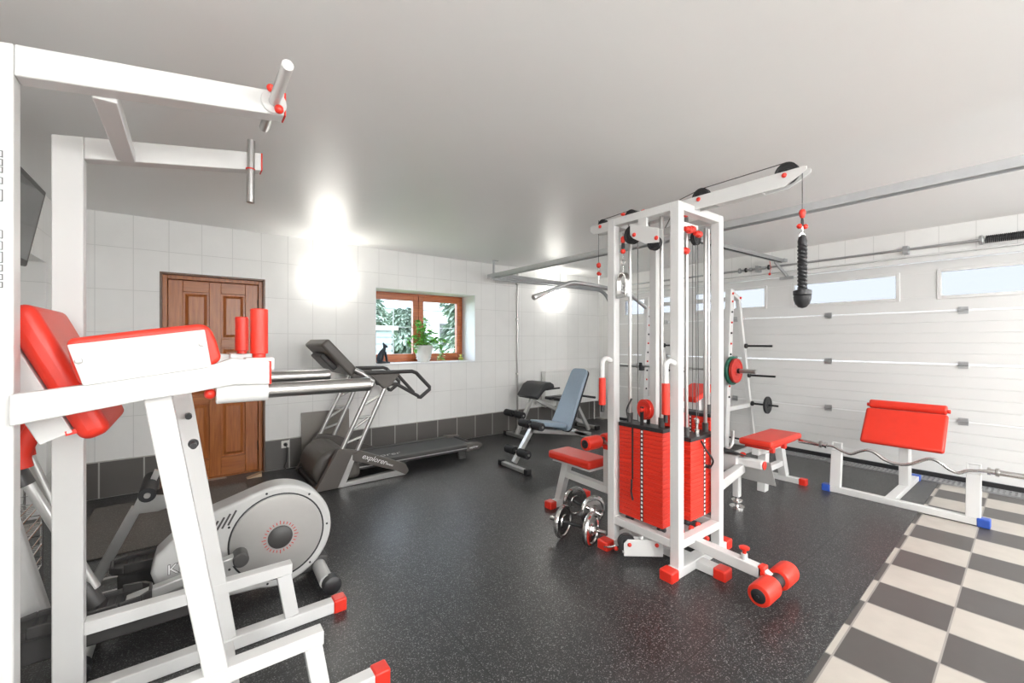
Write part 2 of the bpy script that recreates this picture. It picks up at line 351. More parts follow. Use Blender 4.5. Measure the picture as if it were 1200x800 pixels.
# window in the back wall
win = thing('window_1', 'orange-brown wooden two-sash window with a deep white reveal', 'window', ((WX0+WX1)/2, YB+.36, WZ0), kind='structure')
wy = YB+.36
b = bm_new()
box(b, (WX0, wy, WZ0), (WX0+.045, wy+.07, WZ1)); box(b, (WX1-.045, wy, WZ0), (WX1, wy+.07, WZ1)); box(b, (WX0+.045, wy, WZ0), (WX1-.045, wy+.07, WZ0+.05)); box(b, (WX0+.045, wy, WZ1-.045), (WX1-.045, wy+.07, WZ1))
obj('window_frame', b, WINW, win, .004)
mx_ = (WX0+WX1)/2
for a, c in ((WX0+.035, mx_-.004), (mx_+.004, WX1-.035)):
    b = bm_new(); z0, z1, w_ = WZ0+.04, WZ1-.035, .075
    box(b, (a, wy-.02, z0), (a+w_, wy+.04, z1)); box(b, (c-w_, wy-.02, z0), (c, wy+.04, z1)); box(b, (a+w_, wy-.02, z0), (c-w_, wy+.04, z0+w_)); box(b, (a+w_, wy-.02, z1-w_), (c-w_, wy+.04, z1))
    s_ = obj('sash', b, WINW, win, .005)
    obj('pane', box(bm_new(), (a+w_-.005, wy+.005, z0+w_-.005), (c-w_+.005, wy+.011, z1-w_+.005)), GLASS, s_)
    b = bm_new(); xm, zm = (a+c)/2, (z0+z1)/2
    box(b, (xm-.006, wy+.013, z0+w_), (xm+.006, wy+.02, z1-w_)); box(b, (a+w_, wy+.013, zm-.006), (xm-.006, wy+.02, zm+.006)); box(b, (xm+.006, wy+.013, zm-.006), (c-w_, wy+.02, zm+.006))
    obj('glazing_bar', b, MARK, s_)
b = bm_new(); t_ = .008
box(b, (WX0, YB-.002, WZ0-.001), (WX0+t_, wy, WZ1)); box(b, (WX1-t_, YB-.002, WZ0), (WX1, wy, WZ1)); box(b, (WX0+t_, YB-.002, WZ1-t_), (WX1-t_, wy, WZ1))
obj('window_reveal', b, PLASTER, win)
obj('window_sill', box(bm_new(), (WX0+t_, YB-.006, WZ0-.012), (WX1-t_, wy, WZ0+.006)), PLASTER, win, .003)

# sectional garage door
gd = thing('door_2', 'pale ribbed sectional garage door with narrow windows', 'garage door', (XR, (GY0+GY1)/2, 0), kind='structure')
joints = [.045, .605, 1.165, 1.71, GZ]
wins = [(2.424+1.32*0, 3.40), (1.104, 2.084), (-.216, .764), (-1.24, -.556), (3.744, 4.70)]
WZa, WZb = 1.862, 2.115
for i in range(4):
    z0, z1 = joints[i]+.008, joints[i+1]-.004
    b = bm_new(); n = 5; h = (z1-z0)/n
    if i < 3:
        for k in range(n): box(b, (XR, GY0, z0+k*h), (XR+.035, GY1, z0+(k+1)*h-.007))
        box(b, (XR+.006, GY0, z0), (XR+.034, GY1, z1))
    else:
        ys = sorted(wins); cur = GY0
        box(b, (XR, GY0, z0), (XR+.035, GY1, WZa)); box(b, (XR, GY0, WZb), (XR+.035, GY1, z1))
        for a, c in ys:
            box(b, (XR, cur, WZa), (XR+.035, a, WZb)); cur = c
        box(b, (XR, cur, WZa), (XR+.035, GY1, WZb))
    p = obj('door_section', b, CREAM, gd, .0015, 1)
    if i < 3:
        obj('section_joint', box(bm_new(), (XR-.004, GY0, z1-.006), (XR+.02, GY1, z1+.010)), MARK, p)
for a, c in wins:
    b = bm_new(); e = .028
    box(b, (XR-.012, a-e, WZa-e), (XR+.01, a+.006, WZb+e)); box(b, (XR-.012, c-.006, WZa-e), (XR+.01, c+e, WZb+e)); box(b, (XR-.012, a+.006, WZa-e), (XR+.01, c-.006, WZa+.006)); box(b, (XR-.012, a+.006, WZb-.006), (XR+.01, c-.006, WZb+e))
    f_ = obj('window_frame', b, CREAM, gd, .004)
    obj('pane', box(bm_new(), (XR+.012, a, WZa), (XR+.016, c, WZb)), FROST, f_)
for z in joints[1:4]:
    for y in (3.9, 2.81, 1.72, .606, -.5):
        b = bm_new(); box(b, (XR-.010, y-.035, z-.035), (XR-.003, y+.035, z+.035)); tube(b, (XR-.016, y-.038, z), (XR-.016, y+.038, z), .008)
        for s in (-1, 1): disc(b, (XR-.012, y+s*.018, z+s*.022), (1, 0, 0), .006, .006, 10)
        obj('hinge', b, GALV, gd)
obj('bottom_seal', box(bm_new(), (XR-.01, GY0, .002), (XR+.04, GY1, .05)), BLACK, gd)

# drainage channel with slotted grate
dr = thing('drain_channel', 'slotted grey drain channel along the foot of the garage door', 'drain', (5.96, 1.7, 0))
b = bm_new(); box(b, (5.87, GY0, .001), (5.885, GY1, .016)); box(b, (6.035, GY0, .001), (6.05, GY1, .016)); obj('edge_rail', b, GALV, dr)
b = bm_new(); y = GY0
while y < GY1-.03:
    box(b, (5.885, y, .004), (6.035, y+.018, .013)); y += .036
box(b, (5.93, GY0, .003), (5.945, GY1, .0125)); box(b, (5.975, GY0, .003), (5.99, GY1, .0125))
obj('grate', b, GALV, dr); obj('channel', box(bm_new(), (5.885, GY0, .0005), (6.035, GY1, .0025)), BLACK, dr)

# garage door running gear under the ceiling
def cchan(b, a, c, w, h, t=.004):
    a = Vector(a); c = Vector(c); d, s, u = frame_of(c-a)
    beam(b, a+u*(h/2), c+u*(h/2), w, t); beam(b, a+s*w/2, c+s*w/2, t, h); beam(b, a-s*w/2, c-s*w/2, t, h)
ZR = 2.335
tr = thing('garage_door_track', 'galvanised garage door track curving down beside the far corner', 'track', (4.7, 4.92, ZR))
def track(y, par):
    pts = [Vector((3.44, y, ZR-.04))]+[Vector((5.62+.36*math.sin(t), y, ZR-.40+.36*math.cos(t)+.0)) for t in [PI/2*i/10 for i in range(11)]]+[Vector((5.98, y, .05))]
    b = bm_new()
    for p, q in zip(pts, pts[1:]): beam(b, p, q, .055, .014)
    for p, q in zip(pts, pts[1:]):
        beam(b, p+Vector((0, .026, 0)), q+Vector((0, .026, 0)), .006, .05)
    return obj('rail', b, GALV, par)
track(4.90, tr)
b = bm_new(); beam(b, (3.44, 4.93, ZR+.02), (5.95, 4.93, ZR-.005), .035, .05); obj('support_angle', b, GALV, tr, .002)
b = bm_new(); tube(b, (4.75, 4.93, ZR), (4.75, 4.93, HC), .006); obj('hanger', b, GALV, tr)
tr2 = thing('ceiling_crossbar', 'long galvanised crossbar hung under the ceiling across the garage', 'rail', (3.44, 2, ZR))
b = bm_new(); cchan(b, (3.46, -1.9, ZR), (3.46, 5.05, ZR), .075, .055); obj('crossbar', b, RAILM, tr2)
for y in (4.95, 2.0, -1.2):
    b = bm_new(); beam(b, (3.46, y, ZR+.03), (3.46, y, HC-.002), .03, .004); beam(b, (3.46, y, HC-.004), (3.54, y, HC-.004), .03, .004); obj('hanger', b, GALV, tr2)
op = thing('opener_rail', 'dark steel opener rail running back from above the garage door', 'rail', (4.7, 2.15, 2.4))
b = bm_new(); cchan(b, (3.50, 2.15, 2.375), (5.93, 2.15, 2.41), .05, .04); obj('rail', b, GALV, op)
b = bm_new(); tube(b, (3.52, 2.15, 2.362), (5.9, 2.15, 2.395), .007); obj('chain', b, IRON, op)
b = bm_new(); box(b, (5.86, 2.10, 2.395), (5.95, 2.2, 2.43)); beam(b, (5.72, 2.16, 2.38), (5.945, 2.10, 2.21), .012, .03); obj('bracket', b, GALV, op)
b = bm_new(); box(b, (5.92, 2.03, 2.175), (5.95, 2.18, 2.21)); obj('door_bracket', b, GALV, op)
b = bm_new(); path(b, [(5.55, 2.15, 2.37), (5.56, 2.14, 2.28), (5.55, 2.15, 2.22)], .003); ball(b, (5.55, 2.15, 2.21), .015); obj('release_cord', b, REDP, op)
ss = thing('spring_shaft', 'dark steel torsion shaft with springs above the garage door', 'shaft', (5.92, 2, 2.35))
b = bm_new(); tube(b, (5.91, -1.3, 2.352), (5.91, 4.85, 2.352), .013); obj('shaft', b, GALV, ss)
def spring(y0, y1):
    b = bm_new(); n = int((y1-y0)/.012); pts = []
    for i in range(n*10): t = i/10; pts.append((5.91+.032*math.cos(2*PI*t), y0+.012*t, 2.352+.032*math.sin(2*PI*t)))
    path(b, pts, .0052, 6); return obj('spring', b, IRON, ss)
spring(-.30, .45)
for y, r, w in ((.47, .045, .03), (2.30, .032, .02), (2.36, .02, .05), (2.52, .026, .03), (2.58, .030, .02), (2.66, .036, .025)): obj('shaft_coupling', disc(bm_new(), (5.91, y, 2.352), (0, 1, 0), r, w, 20), GALV if w > .024 else IRON, ss)
for y in (-.3, 1.0, 2.44, 4.6): obj('bearing_bracket', box(bm_new(), (5.90, y-.02, 2.31), (5.999, y+.02, 2.39)), GALV, ss)
b = bm_new(); box(b, (5.955, -1.5, 2.215), (5.999, 4.87, 2.262)); box(b, (5.965, -1.5, 2.275), (5.999, 4.87, 2.295))
tag(obj('door_header_profile', b, CREAM, None, .006), 'pale double header moulding right above the garage door', 'moulding')

# thin pipe on the back wall
px_ = fY(606.5, 400, YB-.03).x
b = bm_new(); tube(b, (px_, YB-.03, .01), (px_, YB-.03, 2.50), .013); pp = obj('wall_pipe', b, STEEL); tag(pp, 'slim vertical metal conduit pipe on the tiled wall right of window', 'pipe')
for z in (.9, 1.75, 2.3): obj('pipe_clip', box(bm_new(), (px_-.02, YB-.045, z-.012), (px_+.02, YB-.002, z+.012)), CERAM, pp)

# wall lamps (flat glass boxes)
LAMP = pm('lit_opal_glass', (.9, .9, .88), .4, emit=(1, .97, .90), estr=21)
def sconce(loc, nrm, lab):
    loc = Vector(loc); n = Vector(nrm); side = n.cross(Vector((0, 0, 1)))
    t = thing('wall_lamp', lab, 'lamp', loc, 'wall lamps')
    b = bm_new(); beam(b, loc+n*.004-side*.12, loc+n*.004+side*.12, .008, .09) if False else beam(b, loc+n*.008, loc+n*.022, .10, .06); obj('mount', b, CHROME, t)
    b = bm_new(); pts = []
    beam(b, loc+n*.022, loc+n*.085, .36, .15); obj('lamp_shade', b, LAMP, t, .02, 4)
    return t
sconce((1.30, YB, 2.12), (0, -1, 0), 'lit white wall lamp between the brown door and window')
sconce((4.86, YB, 2.17), (0, -1, 0), 'lit white wall lamp near the far corner, under the door track')
sconce((1.3, YF, 2.12), (0, 1, 0), 'added white fill lamp, unseen behind the viewpoint, nearer the left')  # this lamp and the next two are added out of view as fill
sconce((4.4, YF, 2.12), (0, 1, 0), 'added white fill lamp, unseen behind the viewpoint, nearer the garage door')
sconce((XL, -.9, 2.12), (1, 0, 0), 'added white fill lamp on the left wall, unseen behind the viewpoint')

# radiator
ra = thing('radiator', 'white panel radiator on the back wall behind the benches', 'radiator', (5.2, YB-.08, .32))
b = bm_new(); box(b, (4.58, YB-.13, .34), (5.83, YB-.115, .90)); 
x = 4.60
while x < 5.80: box(b, (x, YB-.135, .38), (x+.022, YB-.128, .86)); x += .04
obj('panel', b, RADW, ra, .003)
b = bm_new(); box(b, (4.57, YB-.137, .895), (5.84, YB-.04, .915)); box(b, (4.57, YB-.135, .335), (4.58, YB-.04, .9)); box(b, (5.83, YB-.135, .335), (5.84, YB-.04, .9)); obj('casing', b, RADW, ra, .003)
for x in (4.8, 5.6): obj('bracket', box(bm_new(), (x, YB-.06, .4), (x+.03, YB-.001, .8)), RADW, ra)
b = bm_new(); tube(b, (5.78, YB-.09, .01), (5.78, YB-.09, .34), .01); tube(b, (5.84, YB-.09, .38), (5.90, YB-.09, .38), .022); obj('valve', b, RADW, ra)

# television on the left wall
tv = thing('television', 'dark flat television tilted out high on the left wall', 'television', (XL+.1, 3.5, 1.9))
b = bm_new(); ty0, ty1 = 3.02, 3.98
top = Vector((-.725, 0, 2.36)); bot = Vector((-.81, 0, 1.87)); 
def slab(b, y0, y1, t0, t1, e=0):
    d = (bot-top).normalized(); n = Vector((-d.z, 0, d.x)); n = n if n.x > 0 else -n
    a = top+d*e; c = bot-d*e
    q = [a+n*t1, c+n*t1, c+n*t0, a+n*t0]
    prism(b, [(p.x, p.z) for p in q], 'y', y0, y1)
slab(b, ty0, ty1, -.05, 0); obj('casing', b, DGREY, tv, .01)
b = bm_new(); slab(b, ty0+.04, ty1-.04, -.002, .0015, .035); obj('screen', b, SCREEN, tv)
b = bm_new(); slab(b, ty0+.2, ty1-.2, -.075, -.05, .1); beam(b, (-.80, 3.5, 2.12), (XL+.012, 3.5, 2.12), .10, .06); box(b, (XL+.001, 3.35, 2.0), (XL+.012, 3.65, 2.24)); obj('wall_mount', b, IRON, tv)

# wall sockets
def socket(x, z, lab, plug):
    t = thing('wall_socket', lab, 'socket', (x, YB, z)); y = YB-.012 if z < .33 else YB
    b = bm_new(); box(b, (x-.04, y-.010, z-.04), (x+.04, y-.0005, z+.04)); obj('plate', b, CERAM, t, .004)
    b = bm_new(); disc(b, (x, y-.011, z), (0, 1, 0), .022, .004); obj('socket_ring', b, LGREY, t)
    if plug:
        b = bm_new(); lathe(b, (x, y-.01, z), (0, -1, 0), [(0, .018), (.03, .017), (.04, .008)]); path(b, smooth_pts([(x, y-.045, z), (x+.01, y-.055, z-.05), (x+.005, y-.04, .10), (x-.01, y-.05, .02), (x+.12, y-.10, .014), (x+.2, y-.20, .014), (x+.30, y-.16, .014), (x+.34, y-.3, .014)]), .004, 8); obj('plug', b, BLACK, t)
s1 = fY(334, 520, YB); socket(s1.x, s1.z, 'white wall socket with a black plug beside the wooden door', True)
s2 = fY(627, 470, YB); socket(s2.x, .40, 'small white wall socket between the two black benches', False)

# things on the window sill
sz = WZ0+.006
t = thing('plant_pot', 'white ribbed pot with a leafy green vine on the sill', 'potted plant', (2.575, YB+.16, sz))
c = Vector((2.575, YB+.16, sz)); b = bm_new()
lathe(b, c, (0, 0, 1), [(0, .075), (.01, .08), (.10, .105), (.19, .125), (.20, .132), (.225, .132), (.228, .120), (.20, .115), (.19, .0)]); obj('pot', b, CERAM, t)
b = bm_new(); disc(b, c+Vector((0, 0, .203)), (0, 0, 1), .112, .012); obj('soil', b, SOIL, t)
b = bm_new()
for a in range(4):
    z = .05+a*.035
    path(b, [c+Vector((math.cos(q)*(.085+z*.22), math.sin(q)*(.085+z*.22), z+.012*math.sin(q*6+a))) for q in [2*PI*i/48 for i in range(48)]], .003, 5, True)
obj('pot_relief', b, CERAM, t)
def leaf(b, p, d, L, W):
    d = Vector(d).normalized(); s = d.cross(Vector((0, 0, 1))); s = s.normalized() if s.length > .1 else Vector((1, 0, 0)); n = s.cross(d)
    P = [(0, 0, 0), (.35, .5, .05), (.35, -.5, .05), (.75, .36, .0), (.75, -.36, .0), (1, 0, -.12), (.38, 0, -.04), (.75, 0, -.07)]
    v = [b.verts.new(p+d*x*L+s*y*W+n*z*L) for x, y, z in P]
    for f in ((0, 6, 1), (0, 2, 6), (1, 6, 7, 3), (2, 4, 7, 6), (3, 7, 5), (4, 5, 7)): b.faces.new([v[i] for i in f])
rnd = random.Random(3)
vines = [[(0, 0, .2), (-.03, 0, .38), (-.08, -.02, .5), (-.10, -.03, .56)], [(.02, 0, .2), (.05, -.02, .36), (.10, -.03, .42), (.16, -.05, .38)], [(.03, -.03, .2), (.12, -.06, .30), (.20, -.08, .22), (.24, -.09, .12), (.22, -.09, .05)],
         [(0, .02, .2), (-.10, .02, .34), (-.20, 0, .30), (-.24, -.02, .22)], [(.02, .02, .2), (.15, -.02, .33), (.27, -.05, .30), (.34, -.07, .26)], [(0, 0, .2), (-.02, -.04, .32), (-.04, -.06, .44)], [(-.02, -.02, .2), (-.10, -.06, .28), (-.16, -.06, .18)],
         [(.02, 0, .2), (0, -.02, .40), (.04, -.03, .52), (.02, -.03, .60)]]
bs = bm_new(); bl = bm_new()
for vpts in vines:
    sp = smooth_pts([c+Vector(p) for p in vpts], 7); path(bs, sp, .004, 6)
    for i, p in enumerate(sp[3:]):
        for k in range(2):
            a = rnd.uniform(0, 2*PI); leaf(bl, p, (math.cos(a), math.sin(a)*.6-.3, rnd.uniform(-.5, .6)), rnd.uniform(.05, .085), rnd.uniform(.04, .065))
obj('stem', bs, STEM, t); obj('foliage', bl, LEAF, t)
b = bm_new()
for i in range(5): leaf(b, c+Vector((.20, -.09, .02+.02*i)), (rnd.uniform(-.6, .6), -.4, rnd.uniform(-.2, .5)), .08, .06)
obj('yellow_leaves', b, LEAFY, t, label='yellowing lower leaves')
# cat figure
cx_, cy_ = 1.985, YB+.10
b = bm_new(); box(b, (cx_-.075, cy_-.04, sz), (cx_+.075, cy_+.04, sz+.018))
C3 = lambda x, z, y=0: Vector((cx_+x, cy_+y, sz+z))
path(b, [C3(-.045, .02), C3(-.045, .06), C3(-.03, .11), C3(-.005, .155), C3(.012, .185), C3(.018, .21)], [.035, .045, .040, .032, .022, .016], 14)
path(b, [C3(.018, .15, -.014), C3(.040, .08, -.014), C3(.048, .02, -.014), C3(.065, .02, -.014)], [.014, .011, .010, .009], 10)
path(b, [C3(.018, .15, .014), C3(.040, .08, .014), C3(.048, .02, .014), C3(.065, .02, .014)], [.014, .011, .010, .009], 10)
path(b, [C3(.002, .215), C3(.02, .225), C3(.045, .215), C3(.058, .208)], [.016, .024, .016, .008], 12)
for s in (-1, 1): lathe(b, C3(.008, .235, s*.012), (-.25, 0, 1), [(0, .010), (.025, .006), (.04, 0)], 8)
path(b, smooth_pts([C3(-.075, .03), C3(-.07, .02, -.03), C3(-.03, .022, -.045), C3(.01, .022, -.04)]), .008, 8)
tag(obj('cat_figurine', b, BASALT), 'dark seated cat figurine with upright ears on the window sill', 'figurine')
g_ = fY(542, 421, YB+.24); b = bm_new(); lathe(b, (3.19, YB+.2, sz), (0, 0, 1), [(0, .035), (.004, .038), (.09, .045), (.088, .040), (.012, .033), (.012, 0)]); tg = obj('glass_jar', b, GLASS); tag(tg, 'small clear glass jar at the right end of the sill', 'jar')
b = bm_new(); lathe(b, (3.19, YB+.2, sz+.012), (0, 0, 1), [(0, .032), (.03, .036), (.045, .0)]); ball(b, (3.185, YB+.19, sz+.075), .02); obj('filling', b, LEAFY, tg)

# outside: garden seen through the window
GRASS = pm('outdoor_grass', (.25, .33, .14), .9, noise=.3, nscale=5)
STUC = pm('outdoor_stucco', (.85, .86, .86), .8, noise=.03)
SLAT = pm('grey_outdoor_boards', (.34, .38, .42), .7, noise=.1)
FOLI = pm('conifer_foliage', (.25, .31, .24), .7, noise=.4, nscale=4)
BARK = pm('bark', (.16, .13, .10), .9, noise=.3)
tag(obj('garden_ground', box(bm_new(), (-8, YB+.42, -.1), (26, 26, .0)), GRASS), 'pale lawn outside the window', 'ground', kind='structure')
def tree(x, y, h, r, lab, n=4200):
    t = thing('garden_tree', lab, 'tree', (x, y, 0), 'trees outside the window')
    b = bm_new(); path(b, [(x, y, 0), (x+.1, y, h*.4), (x, y, h*.9)], [.14, .10, .02], 8); obj('trunk', b, BARK, t)
    rn = random.Random(int(x*10)); b = bm_new()
    for i in range(n):
        z = rn.random()**.8; rr = r*(1-z*.75)*(rn.random()**.35)*(1+.25*math.sin(z*17+x)); a = rn.uniform(0, 2*PI)
        p = Vector((x+rr*math.cos(a), y+rr*math.sin(a), .5+z*(h-.5))); leaf(b, p, (math.cos(a), math.sin(a), rn.uniform(-1.1, .2)), .27, .11)
    obj('crown', b, FOLI, t)
tree(3.55, 11.2, 5.6, .75, 'tall conifer seen through the left window sash')
tree(6.1, 9.8, 5.5, .95, 'tall conifer seen through the right window sash')
tree(6.3, 14.6, 2.6, 1.2, 'low distant bushy tree between the two conifers')
nb = thing('garden_shed', 'grey boarded shed low in the left window sash', 'shed', (2.85, 8.3, 0))
b = bm_new(); box(b, (2.5, 8.0, 0), (3.15, 9.0, 1.62)); obj('wall', b, SLAT, nb)
b = bm_new()
for i in range(12): box(b, (2.49, 7.98, .06+i*.13), (3.16, 8.0, .16+i*.13))
obj('boarding', b, SLAT, nb); b = bm_new(); box(b, (2.4, 7.9, 1.62), (3.25, 9.1, 1.70)); obj('roof', b, STUC, nb)
nb = thing('neighbour_house', 'pale house beyond the garden outside the window', 'house', (9, 20, 0))
b = bm_new(); box(b, (2, 19, 0), (14, 23, 3.0)); obj('wall', b, STUC, nb)
b = bm_new(); prism(b, [(18.4, 2.9), (23.6, 2.9), (21, 4.6)], 'x', 1.6, 14.4); obj('roof', b, SLAT, nb)
for x in (4, 7, 10): obj('window', box(bm_new(), (x, 18.97, 1.2), (x+1.2, 19.0, 2.3)), DGREY, nb)

# floor mat before the door, boards and small things by the wall
tag(obj('door_mat', box(bm_new(), (-.62, 3.75, .0085), (.45, 4.88, .018)), CARPET, None, .003), 'grey brown speckled carpet square in front of the wooden door', 'mat')
w_ = fZ(293, 552)
b = bm_new(); prism(b, [(.47, .0085), (.60, .0085), (.60, .045)], 'y', 5.02, 5.10); tag(obj('door_wedge', b, pm('beige_wood', (.55, .42, .28), .6, noise=.1)), 'beige wooden wedge on the floor at the foot of the brown door', 'door wedge')
bp_ = thing('reflective_panel', 'grey sheet leaning on the wall behind the treadmill', 'panel', (1.2, YB-.03, 0))
b = bm_new(); prism(b, [(YB-.06, .0085), (YB-.052, .0085), (YB-.014, .60), (YB-.022, .60)], 'x', 1.0, 1.52); obj('sheet', b, PANELM, bp_)
for x in (1.1, 1.42): obj('foot', box(bm_new(), (x, YB-.072, .0085), (x+.03, YB-.06, .03)), BLACK, bp_)

# ------------------------------------------------------------------ camera, light, output
cam = bpy.data.cameras.new('camera'); co = bpy.data.objects.new('camera', cam); COL.objects.link(co)
co.location = (0, 0, EYE); co.rotation_euler = (PI/2, 0, -math.atan2(SA, CA)); cam.sensor_width = 36; cam.lens = 36*FL/1200; cam.clip_start = .05
S.camera = co
W = bpy.data.worlds.new('world'); S.world = W; W.use_nodes = True
W.node_tree.nodes['Background'].inputs[0].default_value = (.78, .88, 1, 1); W.node_tree.nodes['Background'].inputs[1].default_value = 6
def area(loc, rot, sx, sy, e, col=(1, 1, 1), name='light'):
    l = bpy.data.lights.new(name, 'AREA'); l.shape = 'RECTANGLE'; l.size = sx; l.size_y = sy; l.energy = e; l.color = col
    o = bpy.data.objects.new(name, l); COL.objects.link(o); o.location = loc; o.rotation_euler = rot; return o

# ================================================================== pull-up and dip station (left foreground)
def rect_post(b, x, y, z0, z1, wx=.08, wy=.06): box(b, (x-wx/2, y-wy/2, z0), (x+wx/2, y+wy/2, z1))
FZ = .0085
ds = thing('dip_station', 'white steel dip and pull-up station with red padding in the left foreground', 'gym machine', (-.1, 2.0, 0))
XP = -.355
for y in (1.70, 2.30):
    near = y < 2; XP = -.406 if near else -.36
    b = bm_new(); prism(b, [(XP-.0425, FZ), (XP+.0425, FZ), (XP+.0425, 2.165-.07), (XP+.0425, 2.180), (XP-.0425, 2.166)], 'y', y-.03, y+.03); obj('upright', b, WHITE, ds, .004)
    za = 2.180
    b = bm_new(); prism(b, [(XP+.043, za-.083), (.268, 2.195), (.268, 2.277), (XP+.043, za)], 'y', y-.03, y+.03); obj('top_arm', b, WHITE, ds, .004)
    obj('end_cap', box(bm_new(), (.268, y-.03, 2.195), (.274, y+.03, 2.277)), REDP, ds, .002)
    b = bm_new(); box(b, (XP+.0425, y-.03, FZ), (.60, y+.03, .066)); obj('floor_runner', b, WHITE, ds, .004)
    obj('end_cap', box(bm_new(), (.59, y-.035, .002), (.655, y+.035, .072)), REDP, ds, .008)
    b = bm_new(); beam(b, (-.078 if near else -.034, y, 1.25), (.112 if near else .14, y, .064), .055, .066, (1, 0, 0)); obj('slanted_leg', b, WHITE, ds, .004)
    b = bm_new(); box(b, (XP+.0425, y-.028, .275), (.40, y+.028, .325)); obj('foot_step', b, WHITE, ds, .003)
    b = bm_new(); beam(b, (.365, y, .275), (.40, y, .066), .05, .06, (1, 0, 0)); obj('step_post', b, WHITE, ds, .003)
    s = -1 if near else 1
    # long dip arm: rises forward then levels
    yo = y-.05 if near else y+.05
    arm_px = [(10, 463), (100, 451), (250, 427), (272, 420), (316, 423), (316, 450), (275, 450.5), (221, 461), (170, 469), (10, 500)]
    axz = [(p.x, p.z) for p in (fY(u, v, 1.625) for u, v in arm_px)]
    b = bm_new(); prism(b, axz, 'y', yo-.025, yo+.025); obj('dip_arm', b, WHITE, ds, .004)
    xe, ze0, ze1 = axz[5][0], axz[5][1], axz[4][1]
    obj('end_cap', box(bm_new(), (xe, yo-.025, ze0), (xe+.006, yo+.025, ze1)), REDP, ds, .002)
    obj('grip_socket', box(bm_new(), (.15, min(yo, y)-.0, 1.30), (.235, max(yo, y)+.028, 1.345)), WHITE, ds, .004)
    b = bm_new(); lathe(b, (.07, y-.035, 1.232), (1, 0, 0), [(0, .03), (.002, .034), (.145, .034), (.145, .027)]); obj('handle_sleeve', b, WHITE, ds)
    b = bm_new(); ball(b, (.055, y-.035, 1.232), .017); obj('locking_knob', b, REDP, ds)
    b = bm_new(); lathe(b, (.2, y-.035, 1.232), (1, 0, 0), [(0, .026), (.365, .026), (.368, .024), (.362, .022), (.362, 0)]); obj('dip_handle', b, STEEL, ds)
    b = bm_new(); lathe(b, (.195, y, 1.345), (0, 0, 1), [(0, .02), (.012, .02), (.014, .027), (.165, .027), (.168, .024), (.168, .0)]); obj('upright_grip', b, RED, ds)
    # forearm rest: white board with red cushion
    bpx = [(78, 404), (240, 386), (248, 430), (97, 452.5)]
    cpx = [(76, 400), (84, 396), (160, 387), (236, 379), (247, 384), (254, 400), (260, 420), (250, 429), (100, 452), (92, 450), (84, 432)]
    bxz = [(p.x, p.z) for p in (fY(u, v, 1.618) for u, v in bpx)]; cxz = [(p.x, p.z) for p in (fY(u, v, 1.640) for u, v in cpx)]
    y0 = 1.618 if near else 4.0-1.618-.016
    b = bm_new(); prism(b, bxz, 'y', y0, y0+.016); obj('rest_board', b, WHITE, ds, .003)
    b = bm_new(); prism(b, cxz, 'y', *((1.636, 1.74) if near else (2.26, 2.364))); obj('forearm_cushion', b, RED, ds, .014, 4)
    if near:
        for u, v in ((92, 423), (236.5, 403)):
            p = fY(u, v, 1.616); obj('bolt', lathe(bm_new(), (p.x, 1.6185, p.z), (0, -1, 0), [(0, .009), (.004, .007), (.005, 0)], 12), STEEL, ds)
# backrest between the arms, leaning back
b = bm_new()
bt, bb = Vector((-.425, 0, 1.485)), Vector((-.255, 0, 1.095)); d = (bb-bt).normalized(); n = Vector((-d.z, 0, d.x)); n = n if n.x > 0 else -n
def slabp(b, t0, t1, e0, e1, y0, y1):
    q = [bt+d*e0+n*t1, bb-d*e1+n*t1, bb-d*e1+n*t0, bt+d*e0+n*t0]; prism(b, [(p.x, p.z) for p in q], 'y', y0, y1)
slabp(b, .0, .075, 0, 0, 1.78, 2.20); obj('backrest', b, RED, ds, .028, 5)
b = bm_new(); slabp(b, -.05, -.002, .02, .06, 1.96, 2.04); obj('backrest_support', b, WHITE, ds, .003)
b = bm_new(); slabp(b, -.075, -.002, .01, .04, 1.785, 1.825); obj('backrest_edge_strip', b, WHITE, ds, .003)
b = bm_new(); beam(b, (-.37, 1.73, 1.215), (-.37, 2.27, 1.215), .05, .05); obj('cross_member', b, WHITE, ds, .003)
b = bm_new(); beam(b, fY(95, 503, 1.80), fY(76, 508, 1.79), .012, .014); obj('adjusting_lever', b, REDP, ds)
b = bm_new(); box(b, (-.225, 1.73, 2.115), (-.170, 2.27, 2.165)); obj('top_cross_member', b, WHITE, ds, .003)
b = bm_new(); box(b, (-.02+.11, 1.73, .012), (.16, 2.27, .058)); obj('floor_cross_member', b, WHITE, ds, .003)
# pull-up grips
b = bm_new(); lathe(b, (.235, 1.90, 2.235), (.0, -1, -.02), [(0, .014), (.002, .017), (.45, .017), (.452, .014), (.445, .013), (.445, 0)]); obj('pull_up_grip', b, STEEL, ds)
b = bm_new(); lathe(b, (.235, 1.655, 2.228), (0, -1, -.02), [(0, .0165), (.25, .0165), (.252, .014)]); obj('grip_sleeve', b, WHITE, ds)
b = bm_new(); disc(b, (.235, 1.664, 2.229), (0, 1, 0), .040, .008); obj('grip_flange', b, WHITE, ds)
b = bm_new(); ball(b, (.222, 1.64, 2.262), .013); obj('locking_knob', b, REDP, ds)
b = bm_new(); ball(b, (.247, 1.64, 2.198), .015); obj('locking_knob', b, REDP, ds)
b = bm_new(); lathe(b, (.225, 2.262, 2.035), (.01, 0, 1), [(0, .0), (0, .016), (.285, .016), (.285, .010), (.265, .010), (.265, 0)]); obj('pull_up_grip', b, STEEL, ds)
b = bm_new(); disc(b, (.225, 2.262, 2.188), (0, 0, 1), .019, .006); obj('grip_ring', b, REDP, ds)
b = bm_new(); tube(b, (.012, 1.665, 1.08), (.012, 1.615, 1.08), .009); tube(b, (.012, 1.665, 1.08), (.012, 1.655, 1.08), .014); obj('foot_peg', b, BLACK, ds)
